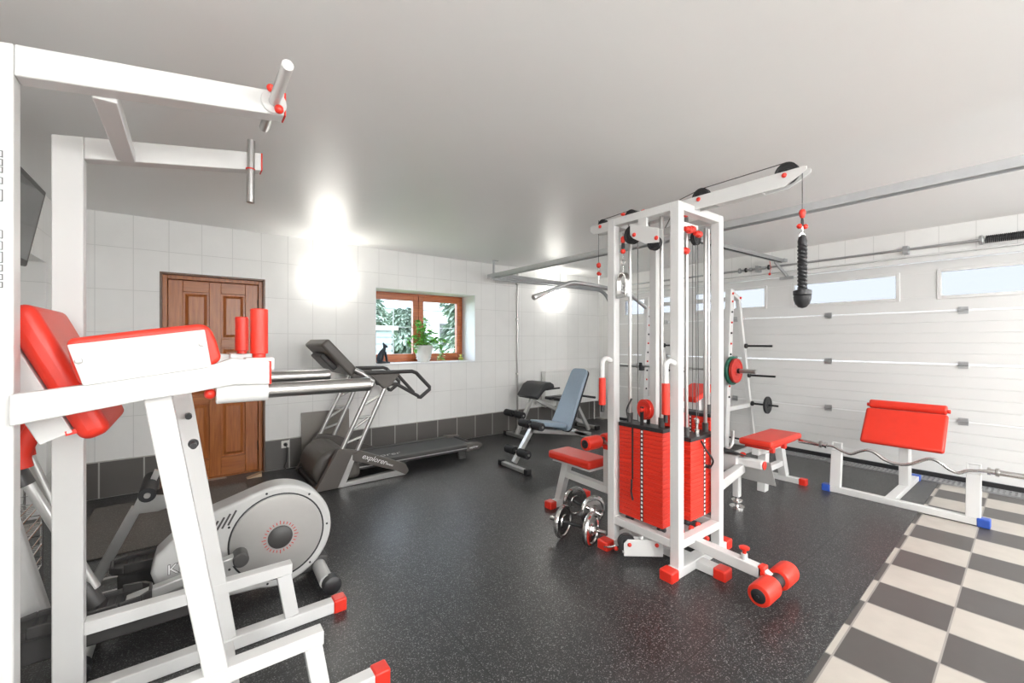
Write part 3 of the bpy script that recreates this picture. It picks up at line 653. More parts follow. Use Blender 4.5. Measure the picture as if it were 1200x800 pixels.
b = bm_new(); tube(b, (.0, 2.265, 1.085), (.0, 2.225, 1.085), .012); obj('foot_peg', b, BLACK, ds)
# outlined lettering on the near upright (only the ends of the strokes are in view)
b = bm_new(); yl = 1.6695
def outl(x0, x1, z0, z1, t=.0022):
    box(b, (x0, yl-.0006, z0), (x1, yl+.001, z0+t)); box(b, (x0, yl-.0006, z1-t), (x1, yl+.001, z1)); box(b, (x1-t, yl-.0006, z0), (x1, yl+.001, z1)); box(b, (x0, yl-.0006, z0), (x0+t, yl+.001, z1))
def pv(v): return EYE-(v-CY)*1.106/FL
for v0, v1 in ((179, 187), (189, 197), (198, 205), (210, 218), (224, 238), (271, 281), (284, 294), (296, 309), (311, 319), (322, 329), (331, 338)):
    z1, z0 = pv(v0), pv(v1); outl(-.415, -.3815, z0, z1)
obj('outlined_lettering', b, GLETTER, ds)

# ================================================================== cross trainer behind it
el = thing('cross_trainer', 'grey elliptical cross trainer with a big round flywheel cover behind the dip station', 'exercise machine', (.1, 2.72, 0))
ec = (.395, .325)
def tang():
    pts = arc(ec[0], ec[1], .278, -PI*.60, PI*.60, 40)
    pts += [(.06, .515), (-.06, .43), (-.125, .37), (-.145, .29), (-.12, .20), (-.05, .14), (.1, .075)]
    return pts
b = bm_new(); prism(b, tang(), 'y', 2.64, 2.79); hs = obj('flywheel_housing', b, LGREY, el, .018, 4)
b = bm_new(); lathe(b, (ec[0], 2.642, ec[1]), (0, -1, 0), [(0, .235), (.004, .235), (.0045, .229), (.001, .226), (.001, 0)], 56); obj('housing_rim', b, BLACK, hs)
b = bm_new(); lathe(b, (ec[0], 2.642, ec[1]), (0, -1, 0), [(0, .226), (.007, .224), (.010, .205), (.010, 0)], 56); dsk = obj('side_disc', b, DISC, el)
b = bm_new(); lathe(b, (ec[0]+.008, 2.634, ec[1]-.005), (0, -1, 0), [(0, .062), (.008, .060), (.018, .045), (.022, 0)], 40); obj('hub_cap', b, DGREY, el)
b = bm_new()
for i in range(28):
    a = 2*PI*i/28; r0, r1 = .070, .084
    if i % 7 == 0: r1 = .090
    p, q = [Vector((ec[0]+.008+r*math.cos(a), 2.6315, ec[1]-.005+r*math.sin(a))) for r in (r0, r1)]; beam(b, p, q, .004, .001, (0, 1, 0))
obj('printed_dial', b, REDDISC, dsk, label='ring of small red printed strokes')
b = bm_new()
for i in range(7):
    a = .9+i*.9; disc(b, (ec[0]+.252*math.cos(a), 2.6385, ec[1]+.252*math.sin(a)), (0, 1, 0), .006, .004, 10)
obj('screw', b, BLACK, hs)
b = bm_new()
for i in range(6):
    x = .045+i*.026; beam(b, (x-.012, 2.6385, .395+i*.010), (x+.024, 2.6385, .455+i*.012), .002, .009, (1, 0, -.5))
obj('vent_slots', b, DGREY, hs)
M = facing((-.083, 2.6385, .270), (1, 0, 0), (0, 0, 1)); text('maker_lettering', 'KE', .066, M, GLETTER, hs, .0015, 0, .0025)
M = facing((-.083, 2.6370, .270), (1, 0, 0), (0, 0, 1)); text('lettering_face', 'KE', .066, M, MARK, hs, .0012)
# stabilisers
b = bm_new(); path(b, [(.60, 2.45, .085), (.62, 2.95, .085)], .036, 18); obj('stabiliser', b, LGREY, el)
for y0, y1 in ((2.40, 2.47), (2.92, 2.99)):
    b = bm_new(); lathe(b, (.62, y0, .075), (0, 1, 0), [(0, .035), (.008, .047), (y1-y0-.008, .047), (y1-y0, .04)], 20); obj('stabiliser_cap', b, BLACK, el)
b = bm_new(); prism(b, [(.42, .05), (.66, .07), (.66, .13), (.55, .16), (.42, .12)], 'y', 2.66, 2.78); obj('stabiliser_bracket', b, DGREY, el, .01)
b = bm_new(); path(b, [(-.36, 2.46, .06), (-.36, 2.98, .06)], .034, 18); obj('stabiliser', b, SILVER, el)
b = bm_new(); lathe(b, (-.36, 2.41, .06), (0, 1, 0), [(0, .03), (.006, .042), (.06, .042), (.065, .036)], 18); obj('stabiliser_cap', b, BLACK, el)
b = bm_new(); path(b, [(.2, 2.72, .10), (-.2, 2.72, .10), (-.45, 2.72, .12), (-.60, 2.72, .20)], [.045, .045, .045, .04], 14); obj('main_frame', b, BLACK, el)
b = bm_new(); beam(b, (-.52, 2.72, .14), (-.685, 2.76, .86), .07, .10, (1, 0, 0)); obj('mast', b, LGREY, el, .015, 3)
b = bm_new(); path(b, smooth_pts([(-.60, 2.62, .80), (-.63, 2.66, .95), (-.69, 2.72, 1.06)]), .055, 16); ball(b, (-.62, 2.62, .92), .10, (.8, 1, 1.4), 20); obj('mast_cover', b, DGREY, el)
b = bm_new(); prism(b, [(-.74, 1.02), (-.64, 1.0), (-.70, 1.22), (-.76, 1.24)], 'y', 2.56, 2.90); obj('console', b, DGREY, el, .02, 3)
# near side linkage
def linkage(y, px, pz, cang, lever_top, lev):
    s = -1 if y < 2.72 else 1
    cr = Vector((ec[0]-.0, y, ec[1])); pv_ = Vector((ec[0]+.19*math.cos(cang), y, ec[1]+.19*math.sin(cang)))
    if y > 2.7: b = bm_new(); beam(b, cr+Vector((0, -s*.03, 0)), pv_+Vector((0, -s*.03, 0)), .018, .05, (0, 0, 1)); obj('crank_arm', b, BLACK, el, .004)
    b = bm_new(); lathe(b, pv_+Vector((0, -s*.035, 0)), (0, s, 0), [(0, .034), (.08, .034), (.085, .028), (.085, 0)]); obj('crank_bearing', b, DGREY, el)
    b = bm_new(); beam(b, pv_, (px+.12, y, pz-.01), .05, .045); obj('pedal_arm', b, SILVER, el, .005)
    b = bm_new(); beam(b, (px+.38, y, pz-.09), (px-.19, y, pz-.09), .05, .105); obj('pedal_beam', b, DGREY, el, .01)
    # pedal tray
    b = bm_new(); y0, y1 = y-.085, y+.085
    out = [(px+.20, y0+.05), (px+.17, y0+.015), (px+.10, y0), (px-.16, y0+.005), (px-.21, y0+.035), (px-.215, y1-.035), (px-.16, y1-.005), (px+.10, y1), (px+.17, y1-.015), (px+.20, y1-.05)]
    prism(b, out, 'z', pz-.02, pz)
    n = len(out); cxp = sum(p[0] for p in out)/n
    for i in range(n):
        p, q = out[i], out[(i+1) % n]; h = .045 if p[0] > px-.1 else .03
        beam(b, (p[0], p[1], pz+h/2-.01), (q[0], q[1], pz+h/2-.01), .012, h)
    obj('pedal', b, DGREY, el, .004)
    b = bm_new()
    for i in range(12): box(b, (px-.16+i*.026, y0+.03, pz), (px-.150+i*.026, y1-.03, pz+.004))
    obj('pedal_tread', b, BLACK, el)
    lb = Vector((px+lev, y, pz+.09)); lt = Vector(lever_top)
    b = bm_new(); lathe(b, lb-Vector((0, 0, .07)), lt-lb, [(0, .035), (.10, .032), (.12, .024)]); obj('lever_socket', b, DGREY, el)
    b = bm_new(); path(b, [lb, lt], .019, 14); obj('lever', b, SILVER, el)
    return lb, lt
lb, lt = linkage(2.50, -.335, .265, PI*1.0, (-.515, 2.50, .86), .02)
b = bm_new(); lathe(b, lt-Vector((0, 0, .03)), (lt-lb), [(0, .032), (.07, .034), (.09, .022)]); obj('lever_joint', b, DGREY, el)
b = bm_new(); path(b, smooth_pts([lt+Vector((-.004, 0, .04)), lt+Vector((-.008, 0, .10)), lt+Vector((.03, 0, .20)), lt+Vector((.075, .02, .30)), lt+Vector((.06, .05, .42))]), .03, 14); obj('red_grip', b, RED, el)
lb, lt = linkage(2.96, -.10, .24, 0, (-.60, 2.98, .86), -.33)
b = bm_new(); path(b, smooth_pts([lt, lt+Vector((-.01, 0, .12)), lt+Vector((.0, 0, .26))]), .024, 14); obj('red_grip', b, RED, el)

# small folding trimmer with a foam roll, between mat and cross trainer
ab = thing('roller_trimmer', 'silver folding trimmer with a black foam roll behind the cross trainer', 'exercise machine', (-.2, 3.25, 0))
b = bm_new(); beam(b, (-.30, 3.25, .06), (-.11, 3.25, .47), .03, .05); obj('slanted_bar', b, SILVER, ab, .004)
b = bm_new(); prism(b, [(-.14, .44), (-.10, .54), (.10, .50), (.12, .46), (-.02, .43)], 'y', 3.225, 3.235); obj('pivot_plate', b, SILVER, ab, .002)
b = bm_new(); beam(b, (-.08, 3.25, .50), (-.02, 3.25, .66), .03, .03); obj('roll_bracket', b, SILVER, ab)
b = bm_new(); lathe(b, (-.055, 3.05, .58), (0, 1, 0), [(0, .02), (.002, .038), (.36, .038), (.362, .02)], 20); obj('foam_roll', b, FOAM, ab)
b = bm_new(); tube(b, (-.055, 3.04, .58), (-.055, 3.42, .58), .014); obj('roll_axle', b, STEEL, ab)
for y in (3.16, 3.34):
    b = bm_new(); beam(b, (-.36, y, .06), (.50, y, .06), .03, .03); obj('floor_rail', b, SILVER, ab, .003)
for x in (-.36, .5):
    b = bm_new(); beam(b, (x, 3.10, .045), (x, 3.40, .045), .04, .03); obj('foot_bar', b, BLACK, ab, .01); 
    for y in (3.09, 3.35): obj('foot_pad', box(bm_new(), (x-.03, y, FZ), (x+.03, y+.06, .05)), BLACK, ab, .006)
b = bm_new(); beam(b, (.09, 3.25, .06), (.105, 3.25, .48), .02, .04); obj('strut', b, BLACK, ab)

ab.location = (-.32, 3.17, 0)
# chrome wire racks by the left wall
def wire_rack(x0, x1, y0, y1, h, ns, lab):
    t = thing('wire_rack', lab, 'rack', ((x0+x1)/2, (y0+y1)/2, 0)); 
    for x in (x0, x1):
        for y in (y0, y1): obj('rack_post', tube(bm_new(), (x, y, FZ), (x, y, h), .008, 10), CHROME, t)
    for i in range(ns):
        z = .10+(h-.14)*i/(ns-1); b = bm_new(); path(b, [(x0, y0, z), (x1, y0, z), (x1, y1, z), (x0, y1, z)], .005, 8, True)
        y = y0+.03
        while y < y1: tube(b, (x0, y, z), (x1, y, z), .0025, 6); y += .03
        path(b, [(x0, y0, z+.05), (x1, y0, z+.05), (x1, y1, z+.05), (x0, y1, z+.05)], .003, 6, True)
        obj('wire_shelf', b, CHROME, t)
    return t
wire_rack(-.85, -.68, 3.22, 3.62, .50, 4, 'low chrome wire rack standing near the left wall behind the cross trainer')
wire_rack(-1.28, -1.0, 4.35, 4.85, 1.15, 5, 'tall chrome wire rack standing in the wall recess')

# ================================================================== treadmill
tm = thing('treadmill', 'dark grey treadmill with silver tubular uprights below the window', 'treadmill', (1.8, 4.63, 0))
YN, YFa = 4.20, 5.04
for i, y in enumerate((YN, YFa)):
    b = bm_new(); t0, t1 = y-.03, y+.03
    # side frame: triangle with an opening
    outer = [(.915, .012), (1.80, .012), (1.835, .05), (1.80, .125), (1.33, .335), (1.13, .385)]
    inner = [(1.19, .055), (1.66, .055), (1.68, .075), (1.30, .235), (1.24, .24)]
    def band(pts_o, pts_i, a, c):
        pass
    prism(b, [(.915, .012), (1.12, .012), (1.255, .31), (1.33, .335), (1.13, .385)], 'y', t0, t1)
    prism(b, [(1.255, .31), (1.255, .25), (1.69, .075), (1.80, .012), (1.835, .05), (1.80, .125), (1.33, .335)], 'y', t0+.001, t1-.001)
    obj('side_frame', b, TAUPE, tm, .006)
    b = bm_new(); e = t0-.001 if i == 0 else t0-.001
    prism(b, [(1.12, .012), (1.80, .012), (1.69, .075), (1.20, .050), (1.275, .245), (1.255, .31)], 'y', t0+.003, t1-.003)
    obj('silver_inlay', b, SILVER, tm, .003)
    if i == 0:
        M = facing((1.34, t0-.001, .262), (.465, 0, -.208), (.208, 0, .465)); text('lettering', 'explorer', .074, M, MARK, tm, .0012, .3)
        M = facing((1.58, t0-.001, .158), (.465, 0, -.208), (.208, 0, .465)); text('small_lettering', 'fitness', .032, M, MARK, tm, .0012, .3)
    for (x0, z0, x1, z1) in ((1.155, .345, 1.47, 1.0), (1.30, .315, 1.595, .95)):
        b = bm_new(); path(b, [(x0, y, z0), (x1, y, z1)], .021, 14); obj('upright_tube', b, SILVER, tm)
    for k, (xa, za, xb, zb) in enumerate(((1.19, .42, 1.375, .47), (1.245, .535, 1.42, .64), (1.30, .65, 1.455, .66), (1.36, .765, 1.54, .855))):
        b = bm_new(); tube(b, (xa, y, za), (xb, y, zb), .013, 10); obj('ladder_rung', b, SILVER, tm)
    b = bm_new(); prism(b, [(1.43, 1.07), (1.74, 1.07), (1.64, .945), (1.57, .92)], 'y', y-.025, y+.025); obj('handle_bracket', b, TAUPE, tm, .008)
    b = bm_new(); path(b, [(1.50, y, .98), (1.60, y, .97), (1.71, y, .96), (1.955, y, .815)], .018, 12); path(b, [(1.36, y, 1.085), (1.45, y, 1.09), (1.88, y, 1.085), (1.93, y, 1.065), (2.085, y, .905), (2.085, y, .88), (1.975, y, .80), (1.95, y, .81)], .020, 12); path(b, [(1.70, y, 1.08), (1.90, y, .86)], .017, 12); obj('handrail', b, DGREY, tm)
    b = bm_new(); path(b, [(1.47, y, 1.0), (1.36, y, 1.085), (1.30, y+(.03 if i == 0 else -.03), 1.12)], .024, 12); obj('upper_elbow', b, SILVER, tm)
    b = bm_new(); path(b, [(1.0, y, .1), (1.155, y, .345)], .028, 12); obj('upright_socket', b, TAUPE, tm)
# deck
b = bm_new(); box(b, (1.12, YN+.13, .12), (2.72, YFa-.13, .15)); obj('running_deck', b, BLACK, tm, .004)
b = bm_new(); box(b, (1.12, YN+.20, .1505), (2.74, YFa-.20, .156)); 
obj('belt', b, RUBBERBELT, tm, .002)
for s, y in ((-1, YN+.165), (1, YFa-.165)):
    b = bm_new(); box(b, (1.15, y-.045, .10), (2.72, y+.045, .168)); obj('side_rail', b, DGREY, tm, .012, 3)
    b = bm_new(); box(b, (1.30, y+s*.046-.002, .125), (2.66, y+s*.046+.002, .135)); obj('silver_trim', b, SILVER, tm)
    b = bm_new(); prism(b, [(2.62, .085), (2.80, .10), (2.86, .13), (2.84, .165), (2.64, .182)], 'y', y-.055, y+.055); ec_ = obj('end_cap', b, TAUPE, tm, .014, 3)
    b = bm_new(); prism(b, [(2.52, .11), (2.62, .11), (2.64, .0085), (2.54, .0085)], 'y', y-.035, y+.035); obj('rear_foot', b, DGREY, tm, .008)
M = facing((2.66, YN+.109, .122), (1, 0, .03), (-.03, 0, 1)); text('end_cap_lettering', 'explorer', .035, M, MARK, tm, .0012, .3)
b = bm_new(); lathe(b, (2.76, YN+.22, .135), (0, 1, 0), [(0, .035), (.40, .035)], 18); obj('rear_roller', b, IRON, tm)
M = facing((1.42, YN+.28, .1572), (1, 0, 0), (0, 1, 0)); text('belt_lettering', 'explorer', .13, M, LGREY, tm, .0006, .2)
# motor hood
b = bm_new(); sec = [(.96, .03), (.93, .16), (.98, .29), (1.10, .36), (1.24, .33), (1.36, .20), (1.38, .15), (1.38, .03)]
prism(b, sec, 'y', YN+.10, YFa-.10); obj('motor_hood', b, TAUPE, tm, .05, 5)
b = bm_new(); box(b, (.93, YN+.03, .02), (.97, YFa-.03, .055)); obj('front_crossbar', b, DGREY, tm, .006)
for y in (YN+.1, YFa-.1):
    b = bm_new(); disc(b, (.95, y, .036), (0, 1, 0), .030, .03); obj('transport_wheel', b, BLACK, tm)
# console
ct, cb = Vector((1.06, 0, 1.43)), Vector((1.345, 0, 1.115)); dd = (cb-ct).normalized(); nn = Vector((-dd.z, 0, dd.x)); nn = nn if nn.x > 0 else -nn
def cslab(b, e0, e1, t0, t1, y0, y1):
    q = [ct+dd*e0+nn*t1, ct+dd*e1+nn*t1, ct+dd*e1+nn*t0, ct+dd*e0+nn*t0]; prism(b, [(p.x, p.z) for p in q], 'y', y0, y1)
L_ = (cb-ct).length
b = bm_new(); cslab(b, 0, L_, -.095, 0, YN+.06, YFa-.06); obj('console', b, TAUPE, tm, .022, 3)
b = bm_new(); cslab(b, .05, L_-.12, .001, .012, YN+.14, YFa-.14); obj('console_display', b, SCREEN, tm, .004)
b = bm_new(); cslab(b, L_-.10, L_-.03, .001, .010, YN+.12, YFa-.12); obj('key_row', b, SILVER, tm, .004)
b = bm_new(); cslab(b, .10, .30, -.15, -.096, YN+.22, YFa-.22); obj('console_back_cover', b, DGREY, tm, .015, 3)
b = bm_new(); path(b, [(1.36, YN+.02, 1.085), (1.32, YN+.15, 1.10), (1.32, YFa-.15, 1.10), (1.36, YFa-.02, 1.085)], .024, 12); obj('front_grip_bar', b, DGREY, tm)

# ================================================================== adjustable bench (grey-blue)
YC = 3.62
ib = thing('adjustable_bench', 'grey-blue adjustable incline bench with black foam rolls', 'bench', (3.2, YC, 0))
t_, b_ = Vector((3.86, 0, 1.05)), Vector((3.50, 0, .35))
def slab2(bm, t, bt_, t0, t1, y0, y1, e0=0, e1=0):
    d = (bt_-t).normalized(); n = Vector((-d.z, 0, d.x)); n = n if n.z > 0 else -n
    q = [t+d*e0+n*t1, bt_-d*e1+n*t1, bt_-d*e1+n*t0, t+d*e0+n*t0]; prism(bm, [(p.x, p.z) for p in q], 'y', y0, y1)
# pad shaped with rounded top
def padshape(t, bt_, thick, wt, wb, yc, rc=.05):
    d = (bt_-t).normalized(); n = Vector((-d.z, 0, d.x)); n = n if n.z > 0 else -n; L = (bt_-t).length
    bm = bm_new(); pts = arc(wt-rc, rc, rc, -PI/2, 0, 6)+arc(wb-rc, L-rc, rc, 0, PI/2, 6); pts += [(-x, y) for x, y in reversed(pts)]
    A = [bm.verts.new(t+d*y+Vector((0, yc+x, 0))) for x, y in pts]; B = [bm.verts.new(t+d*y+n*thick+Vector((0, yc+x, 0))) for x, y in pts]
    bm.faces.new(A); bm.faces.new(B[::-1])
    for i in range(len(pts)): j = (i+1) % len(pts); bm.faces.new((A[j], A[i], B[i], B[j]))
    return bm
obj('back_pad', padshape(t_, b_, .05, .125, .155, YC, .06), BLVINYL, ib, .012, 3)
obj('back_pad_shell', padshape(t_+Vector((.012, 0, -.008)), b_+Vector((.012, 0, -.008)), .012, .13, .16, YC, .06), BLACK, ib, .003)
obj('seat_pad', padshape(Vector((3.10, 0, .46)), Vector((3.46, 0, .40)), .05, .12, .15, YC, .04), BLVINYL, ib, .012, 3)
b = bm_new(); beam(b, (3.02, YC, .41), (4.0, YC, .24), .05, .05); obj('seat_rail', b, SILVER, ib, .004)
b = bm_new(); beam(b, (3.55, YC, .33), (3.80, YC, .85), .04, .03); obj('back_pad_frame', b, SILVER, ib, .003)
b = bm_new(); beam(b, (3.72, YC, .70), (3.98, YC, .30), .04, .04); obj('back_strut', b, SILVER, ib, .003)
b = bm_new(); beam(b, (4.28, YC, .08), (3.70, YC, .32), .05, .05); obj('rear_leg', b, SILVER, ib, .004)
b = bm_new(); beam(b, (4.28, YC-.22, .05), (4.28, YC+.22, .05), .05, .045); obj('rear_foot_bar', b, SILVER, ib, .004)
b = bm_new(); beam(b, (3.06, YC, .44), (2.80, YC, .09), .05, .05); obj('front_leg', b, SILVER, ib, .004)
b = bm_new(); beam(b, (2.80, YC-.21, .04), (2.80, YC+.21, .04), .05, .04); obj('front_foot_bar', b, SILVER, ib, .004)
for x, ys in ((2.80, (YC-.23, YC+.23)), (4.28, (YC-.23, YC+.23))):
    for y in ys: b = bm_new(); box(b, (x-.032, y-.03, FZ), (x+.032, y+.03, .072)); obj('rubber_foot', b, BLACK, ib, .008)
for x, z in ((3.04, .47), (2.845, .20)):
    for s in (-1, 1):
        b = bm_new(); lathe(b, (x, YC+s*.035, z), (0, s, 0), [(0, .02), (.002, .045), (.15, .045), (.156, .03), (.156, 0)], 20); obj('foam_roll', b, FOAM, ib)
    b = bm_new(); tube(b, (x, YC-.2, z), (x, YC+.2, z), .012); obj('roll_axle', b, STEEL, ib)
b = bm_new(); tube(b, (3.92, YC-.16, .72), (3.92, YC+.16, .72), .014); obj('adjusting_handle', b, BLACK, ib)

# ================================================================== hyperextension bench
YH = 4.80
hb = thing('hyperextension_bench', 'silver back extension bench with a curved black pad near the radiator', 'bench', (4.3, YH, 0))
b = bm_new(); beam(b, (3.76, YH, .06), (4.10, YH, .66), .05, .05); obj('front_post', b, SILVER, hb, .004)
b = bm_new(); beam(b, (3.76, YH-.24, .045), (3.76, YH+.24, .045), .055, .045); obj('front_foot_bar', b, SILVER, hb, .004)
b = bm_new(); beam(b, (3.98, YH, .60), (5.05, YH-.12, .09), .05, .05); obj('long_rail', b, SILVER, hb, .004)
b = bm_new(); beam(b, (5.10, YH-.32, .045), (5.10, YH+.08, .045), .055, .045); obj('rear_foot_bar', b, SILVER, hb, .004)
for x, y in ((3.76, YH-.25), (3.76, YH+.25), (5.10, YH-.34), (5.10, YH+.10)):
    b = bm_new(); box(b, (x-.035, y-.03, FZ), (x+.035, y+.03, .075)); obj('rubber_foot', b, BLACK, hb, .008)
# curved pad
b = bm_new(); q = [(3.93, .60), (3.99, .68), (4.05, .76), (4.13, .80), (4.23, .80), (4.29, .77), (4.31, .72), (4.27, .70), (4.16, .71), (4.08, .65), (3.98, .555)]
prism(b, q, 'y', YH-.22, YH+.22); obj('curved_pad', b, VINYL, hb, .018, 3)
b = bm_new(); box(b, (4.42, YH-.20, .50), (4.78, YH-.06, .545)); obj('hip_pad', b, VINYL, hb, .015, 3); b = bm_new(); box(b, (4.42, YH+.0, .50), (4.78, YH+.14, .545)); obj('hip_pad', b, VINYL, hb, .015, 3)
b = bm_new(); beam(b, (4.58, YH, .34), (4.60, YH, .50), .05, .05); beam(b, (4.5, YH-.15, .49), (4.5, YH+.1, .49), .03, .02); obj('hip_post', b, SILVER, hb)
for z, x in ((.36, 3.80),):
    for s in (-1, 1):
        b = bm_new(); lathe(b, (x-.08, YH+s*.04, z), (0, s, 0), [(0, .02), (.002, .048), (.16, .048), (.166, .03), (.166, 0)], 20); obj('foam_roll', b, FOAM, hb)
b = bm_new(); tube(b, (3.72, YH-.21, .36), (3.72, YH+.21, .36), .012); beam(b, (3.73, YH, .35), (3.90, YH, .30), .03, .03); obj('roll_axle', b, STEEL, hb)
for s in (-1, 1):
    b = bm_new(); path(b, [(4.08, YH+s*.03, .66), (4.34, YH+s*.18, .70), (4.44, YH+s*.18, .70)], .013, 10); obj('hand_grip', b, BLACK, hb)

# ================================================================== cable tower
ct_ = thing('cable_tower', 'white cable machine tower with red weight stacks in the middle of the room', 'gym machine', (2.55, 1.64, 0))
TX0, TX1, TY0, TY1, TZ = 2.317, 2.80, 1.405, 1.879, 2.233
PW = .058
for x in (TX0, TX1):
    for y in (TY0, TY1):
        b = bm_new(); rect_post(b, x, y, .055, TZ, PW, PW); obj('post', b, WHITE, ct_, .004)
for y in (TY0, TY1):
    b = bm_new(); box(b, (2.27, y-.038, FZ), (2.86, y+.038, .062)); obj('base_runner', b, WHITE, ct_, .004)
    for x0, x1 in ((2.196, 2.275), (2.85, 2.925)):
        b = bm_new(); box(b, (x0, y-.043, .002), (x1, y+.043, .068)); obj('end_cap', b, REDP, ct_, .009)
    for z in (.19, TZ-.025):
        b = bm_new(); box(b, (TX0+.029, y-.028, z-.025), (TX1-.029, y+.028, z+.025)); obj('cross_member', b, WHITE, ct_, .003)
for x in (TX0, TX1):
    for z in (.19, TZ-.025):
        b = bm_new(); box(b, (x-.028, TY0+.029, z-.025), (x+.028, TY1-.029, z+.025)); obj('cross_member', b, WHITE, ct_, .003)
b = bm_new(); box(b, (2.46, TY0+.038, .012), (2.54, TY1-.038, .060)); box(b, (2.46, 1.22, .012), (2.54, TY0-.038, .060)); obj('base_spine', b, WHITE, ct_, .003)
b = bm_new(); box(b, (2.455, 1.185, .002), (2.545, 1.26, .068)); obj('end_cap', b, REDP, ct_, .009)
b = bm_new(); box(b, (TX0+.029, 1.60, .20), (TX1-.029, 1.66, .214)); box(b, (2.35, TY0+.028, .200), (2.45, TY1-.029, .206)); obj('stack_tray', b, WHITE, ct_)
for x in (TX0+.02, TX1-.02):
    pass
# weight stacks: front one (towards -X), side one (towards -Y), rear one
plate_me = {}
def stack(x0, x1, y0, y1, z0, n, pitch, face, top=True):
    """face: 'x' number strip on the -X side, 'y' on the -Y side"""
    key = (round(x1-x0, 3), round(y1-y0, 3))
    for i in range(n):
        z = z0+i*pitch
        if key not in plate_me:
            b = bm_new(); box(b, (x0, y0, z), (x1, y1, z+pitch-.0012)); p = obj('weight_plate', b, REDPLATE, ct_, .0035, 2); plate_me[key] = (p, z)
        else:
            q, zz = plate_me[key]; p = q.copy(); COL.objects.link(p); p.parent = ct_; p.location = (0, 0, z-zz)
            if len(plate_me) and (x0, y0) != plate_org[key]: p.location = (x0-plate_org[key][0], y0-plate_org[key][1], z-zz)
        if i == 0 and key not in plate_org: plate_org[key] = (x0, y0)
    zt = z0+n*pitch
    b = bm_new(); box(b, (x0-.004, y0-.004, zt), (x1+.004, y1+.004, zt+.024)); obj('top_plate', b, BLACK, ct_, .003)
    xc, yc = (x0+x1)/2, (y0+y1)/2
    gs = [(xc, y0+.045), (xc, y1-.045)] if face == 'x' else [(x0+.045, yc), (x1-.045, yc)]
    for gx, gy in gs:
        obj('guide_rod', tube(bm_new(), (gx, gy, .2), (gx, gy, TZ-.02), .0125, 14), STEEL, ct_)
        obj('guide_bushing', tube(bm_new(), (gx, gy, zt+.022), (gx, gy, zt+.085), .020, 16), DGREY, ct_)
        b = bm_new(); lathe(b, (gx, gy, .205), (0, 0, 1), [(0, .028), (.01, .03), (.02, .026), (.025, .03), (z0-.205, .026)], 18); obj('rubber_buffer', b, BLACK, ct_)
    # number strip and selector holes
    b = bm_new(); b2 = bm_new()
    for i in range(n):
        z = z0+(i+.5)*pitch
        if face == 'x':
            box(b, (x0-.0015, yc-.026, z-.0125), (x0-.0002, yc-.004, z+.0125)); box(b2, (x0-.0022, yc-.0215, z-.0085), (x0-.0015, yc-.009, z+.0065))
        else:
            box(b, (xc-.008, y0-.0015, z-.0125), (xc+.016, y0-.0002, z+.0125)); box(b2, (xc-.003, y0-.0022, z-.0085), (xc+.011, y0-.0015, z+.0065))
    st = obj('number_strip', b, BLACK, ct_); obj('printed_numbers', b2, MARK, st)
    return zt+.024, xc, yc
plate_org = {}
z1t, s1x, s1y = stack(2.312, 2.425, 1.497, 1.827, .245, 22, .0268, 'x')
z2t, s2x, s2y = stack(2.555, 2.885, 1.452, 1.565, .245, 19, .0268, 'y')
z3t, s3x, s3y = stack(2.93, 3.045, 1.52, 1.85, .245, 23, .0268, 'z' if False else 'x')
# selector stem with slots on stack 1 (dark slotted bar) and pins
b = bm_new(); box(b, (2.307, 1.712, .50), (2.3115, 1.722, .84)); obj('slotted_strip', b, IRON, ct_)
b = bm_new(); path(b, smooth_pts([(2.30, 1.717, .50), (2.292, 1.712, .45), (2.30, 1.72, .41), (2.29, 1.70, .37)]), .006, 8); obj('selector_pin', b, BLACK, ct_)
b = bm_new(); tube(b, (2.74, 1.45, .57), (2.74, 1.42, .57), .012); path(b, smooth_pts([(2.74, 1.42, .57), (2.735, 1.40, .62), (2.70, 1.43, .69), (2.66, 1.44, .75)]), .006, 8); obj('selector_pin', b, BLACK, ct_)
# red pulley wheel on stack 1, lifting stem
def pulley(c, ax, r=.05, w=.026, mat=BLACK, nm='pulley', n=30):
    b = bm_new(); c = Vector(c); a = Vector(ax).normalized()
    lathe(b, c-a*w/2, a, [(0, r*.30), (0, r*.35), (w*.12, r*.40), (w*.12, r*.78), (0, r*.84), (0, r), (w*.3, r), (w*.5, r*.88), (w*.7, r), (w, r), (w, r*.84), (w*.88, r*.78), (w*.88, r*.40), (w, r*.35), (w, .0)], n)
    return obj(nm, b, mat, ct_)
pulley((2.36, 1.655, z1t+.10), (1, -.28, 0), .066, .03, REDP)
for x in (2.318, 2.389): obj('pulley_bracket', box(bm_new(), (x, 1.645, z1t), (x+.011, 1.665, z1t+.12)), BLACK, ct_)
b = bm_new(); lathe(b, (2.338, 1.655, z1t+.10), (-1, 0, 0), [(0, .014), (.025, .014), (.03, .008)], 12); obj('bolt_cap', b, REDP, ct_)
b = bm_new(); path(b, smooth_pts([(2.35, 1.77, z1t+.0), (2.345, 1.79, z1t+.08), (2.36, 1.76, z1t+.16)]), .006, 8); obj('cable_loop', b, BLACK, ct_)
b = bm_new(); prism(b, [(1.56, z1t+.0), (1.48, z1t+.01), (1.47, z1t+.10), (1.54, z1t+.12)], 'x', 2.40, 2.50); obj('lifting_yoke', b, REDP, ct_, .006)
b = bm_new(); lathe(b, (2.71, 1.50, z2t), (0, 0, 1), [(0, .02), (.03, .02), (.035, .012), (.07, .012), (.075, .018), (.10, .018), (.11, .006)], 16); obj('lifting_stem', b, CHROME, ct_)
b = bm_new(); prism(b, [(2.66, z2t), (2.76, z2t), (2.75, z2t+.12), (2.68, z2t+.14)], 'y', 1.575, 1.60); obj('lifting_yoke', b, REDP, ct_, .005)
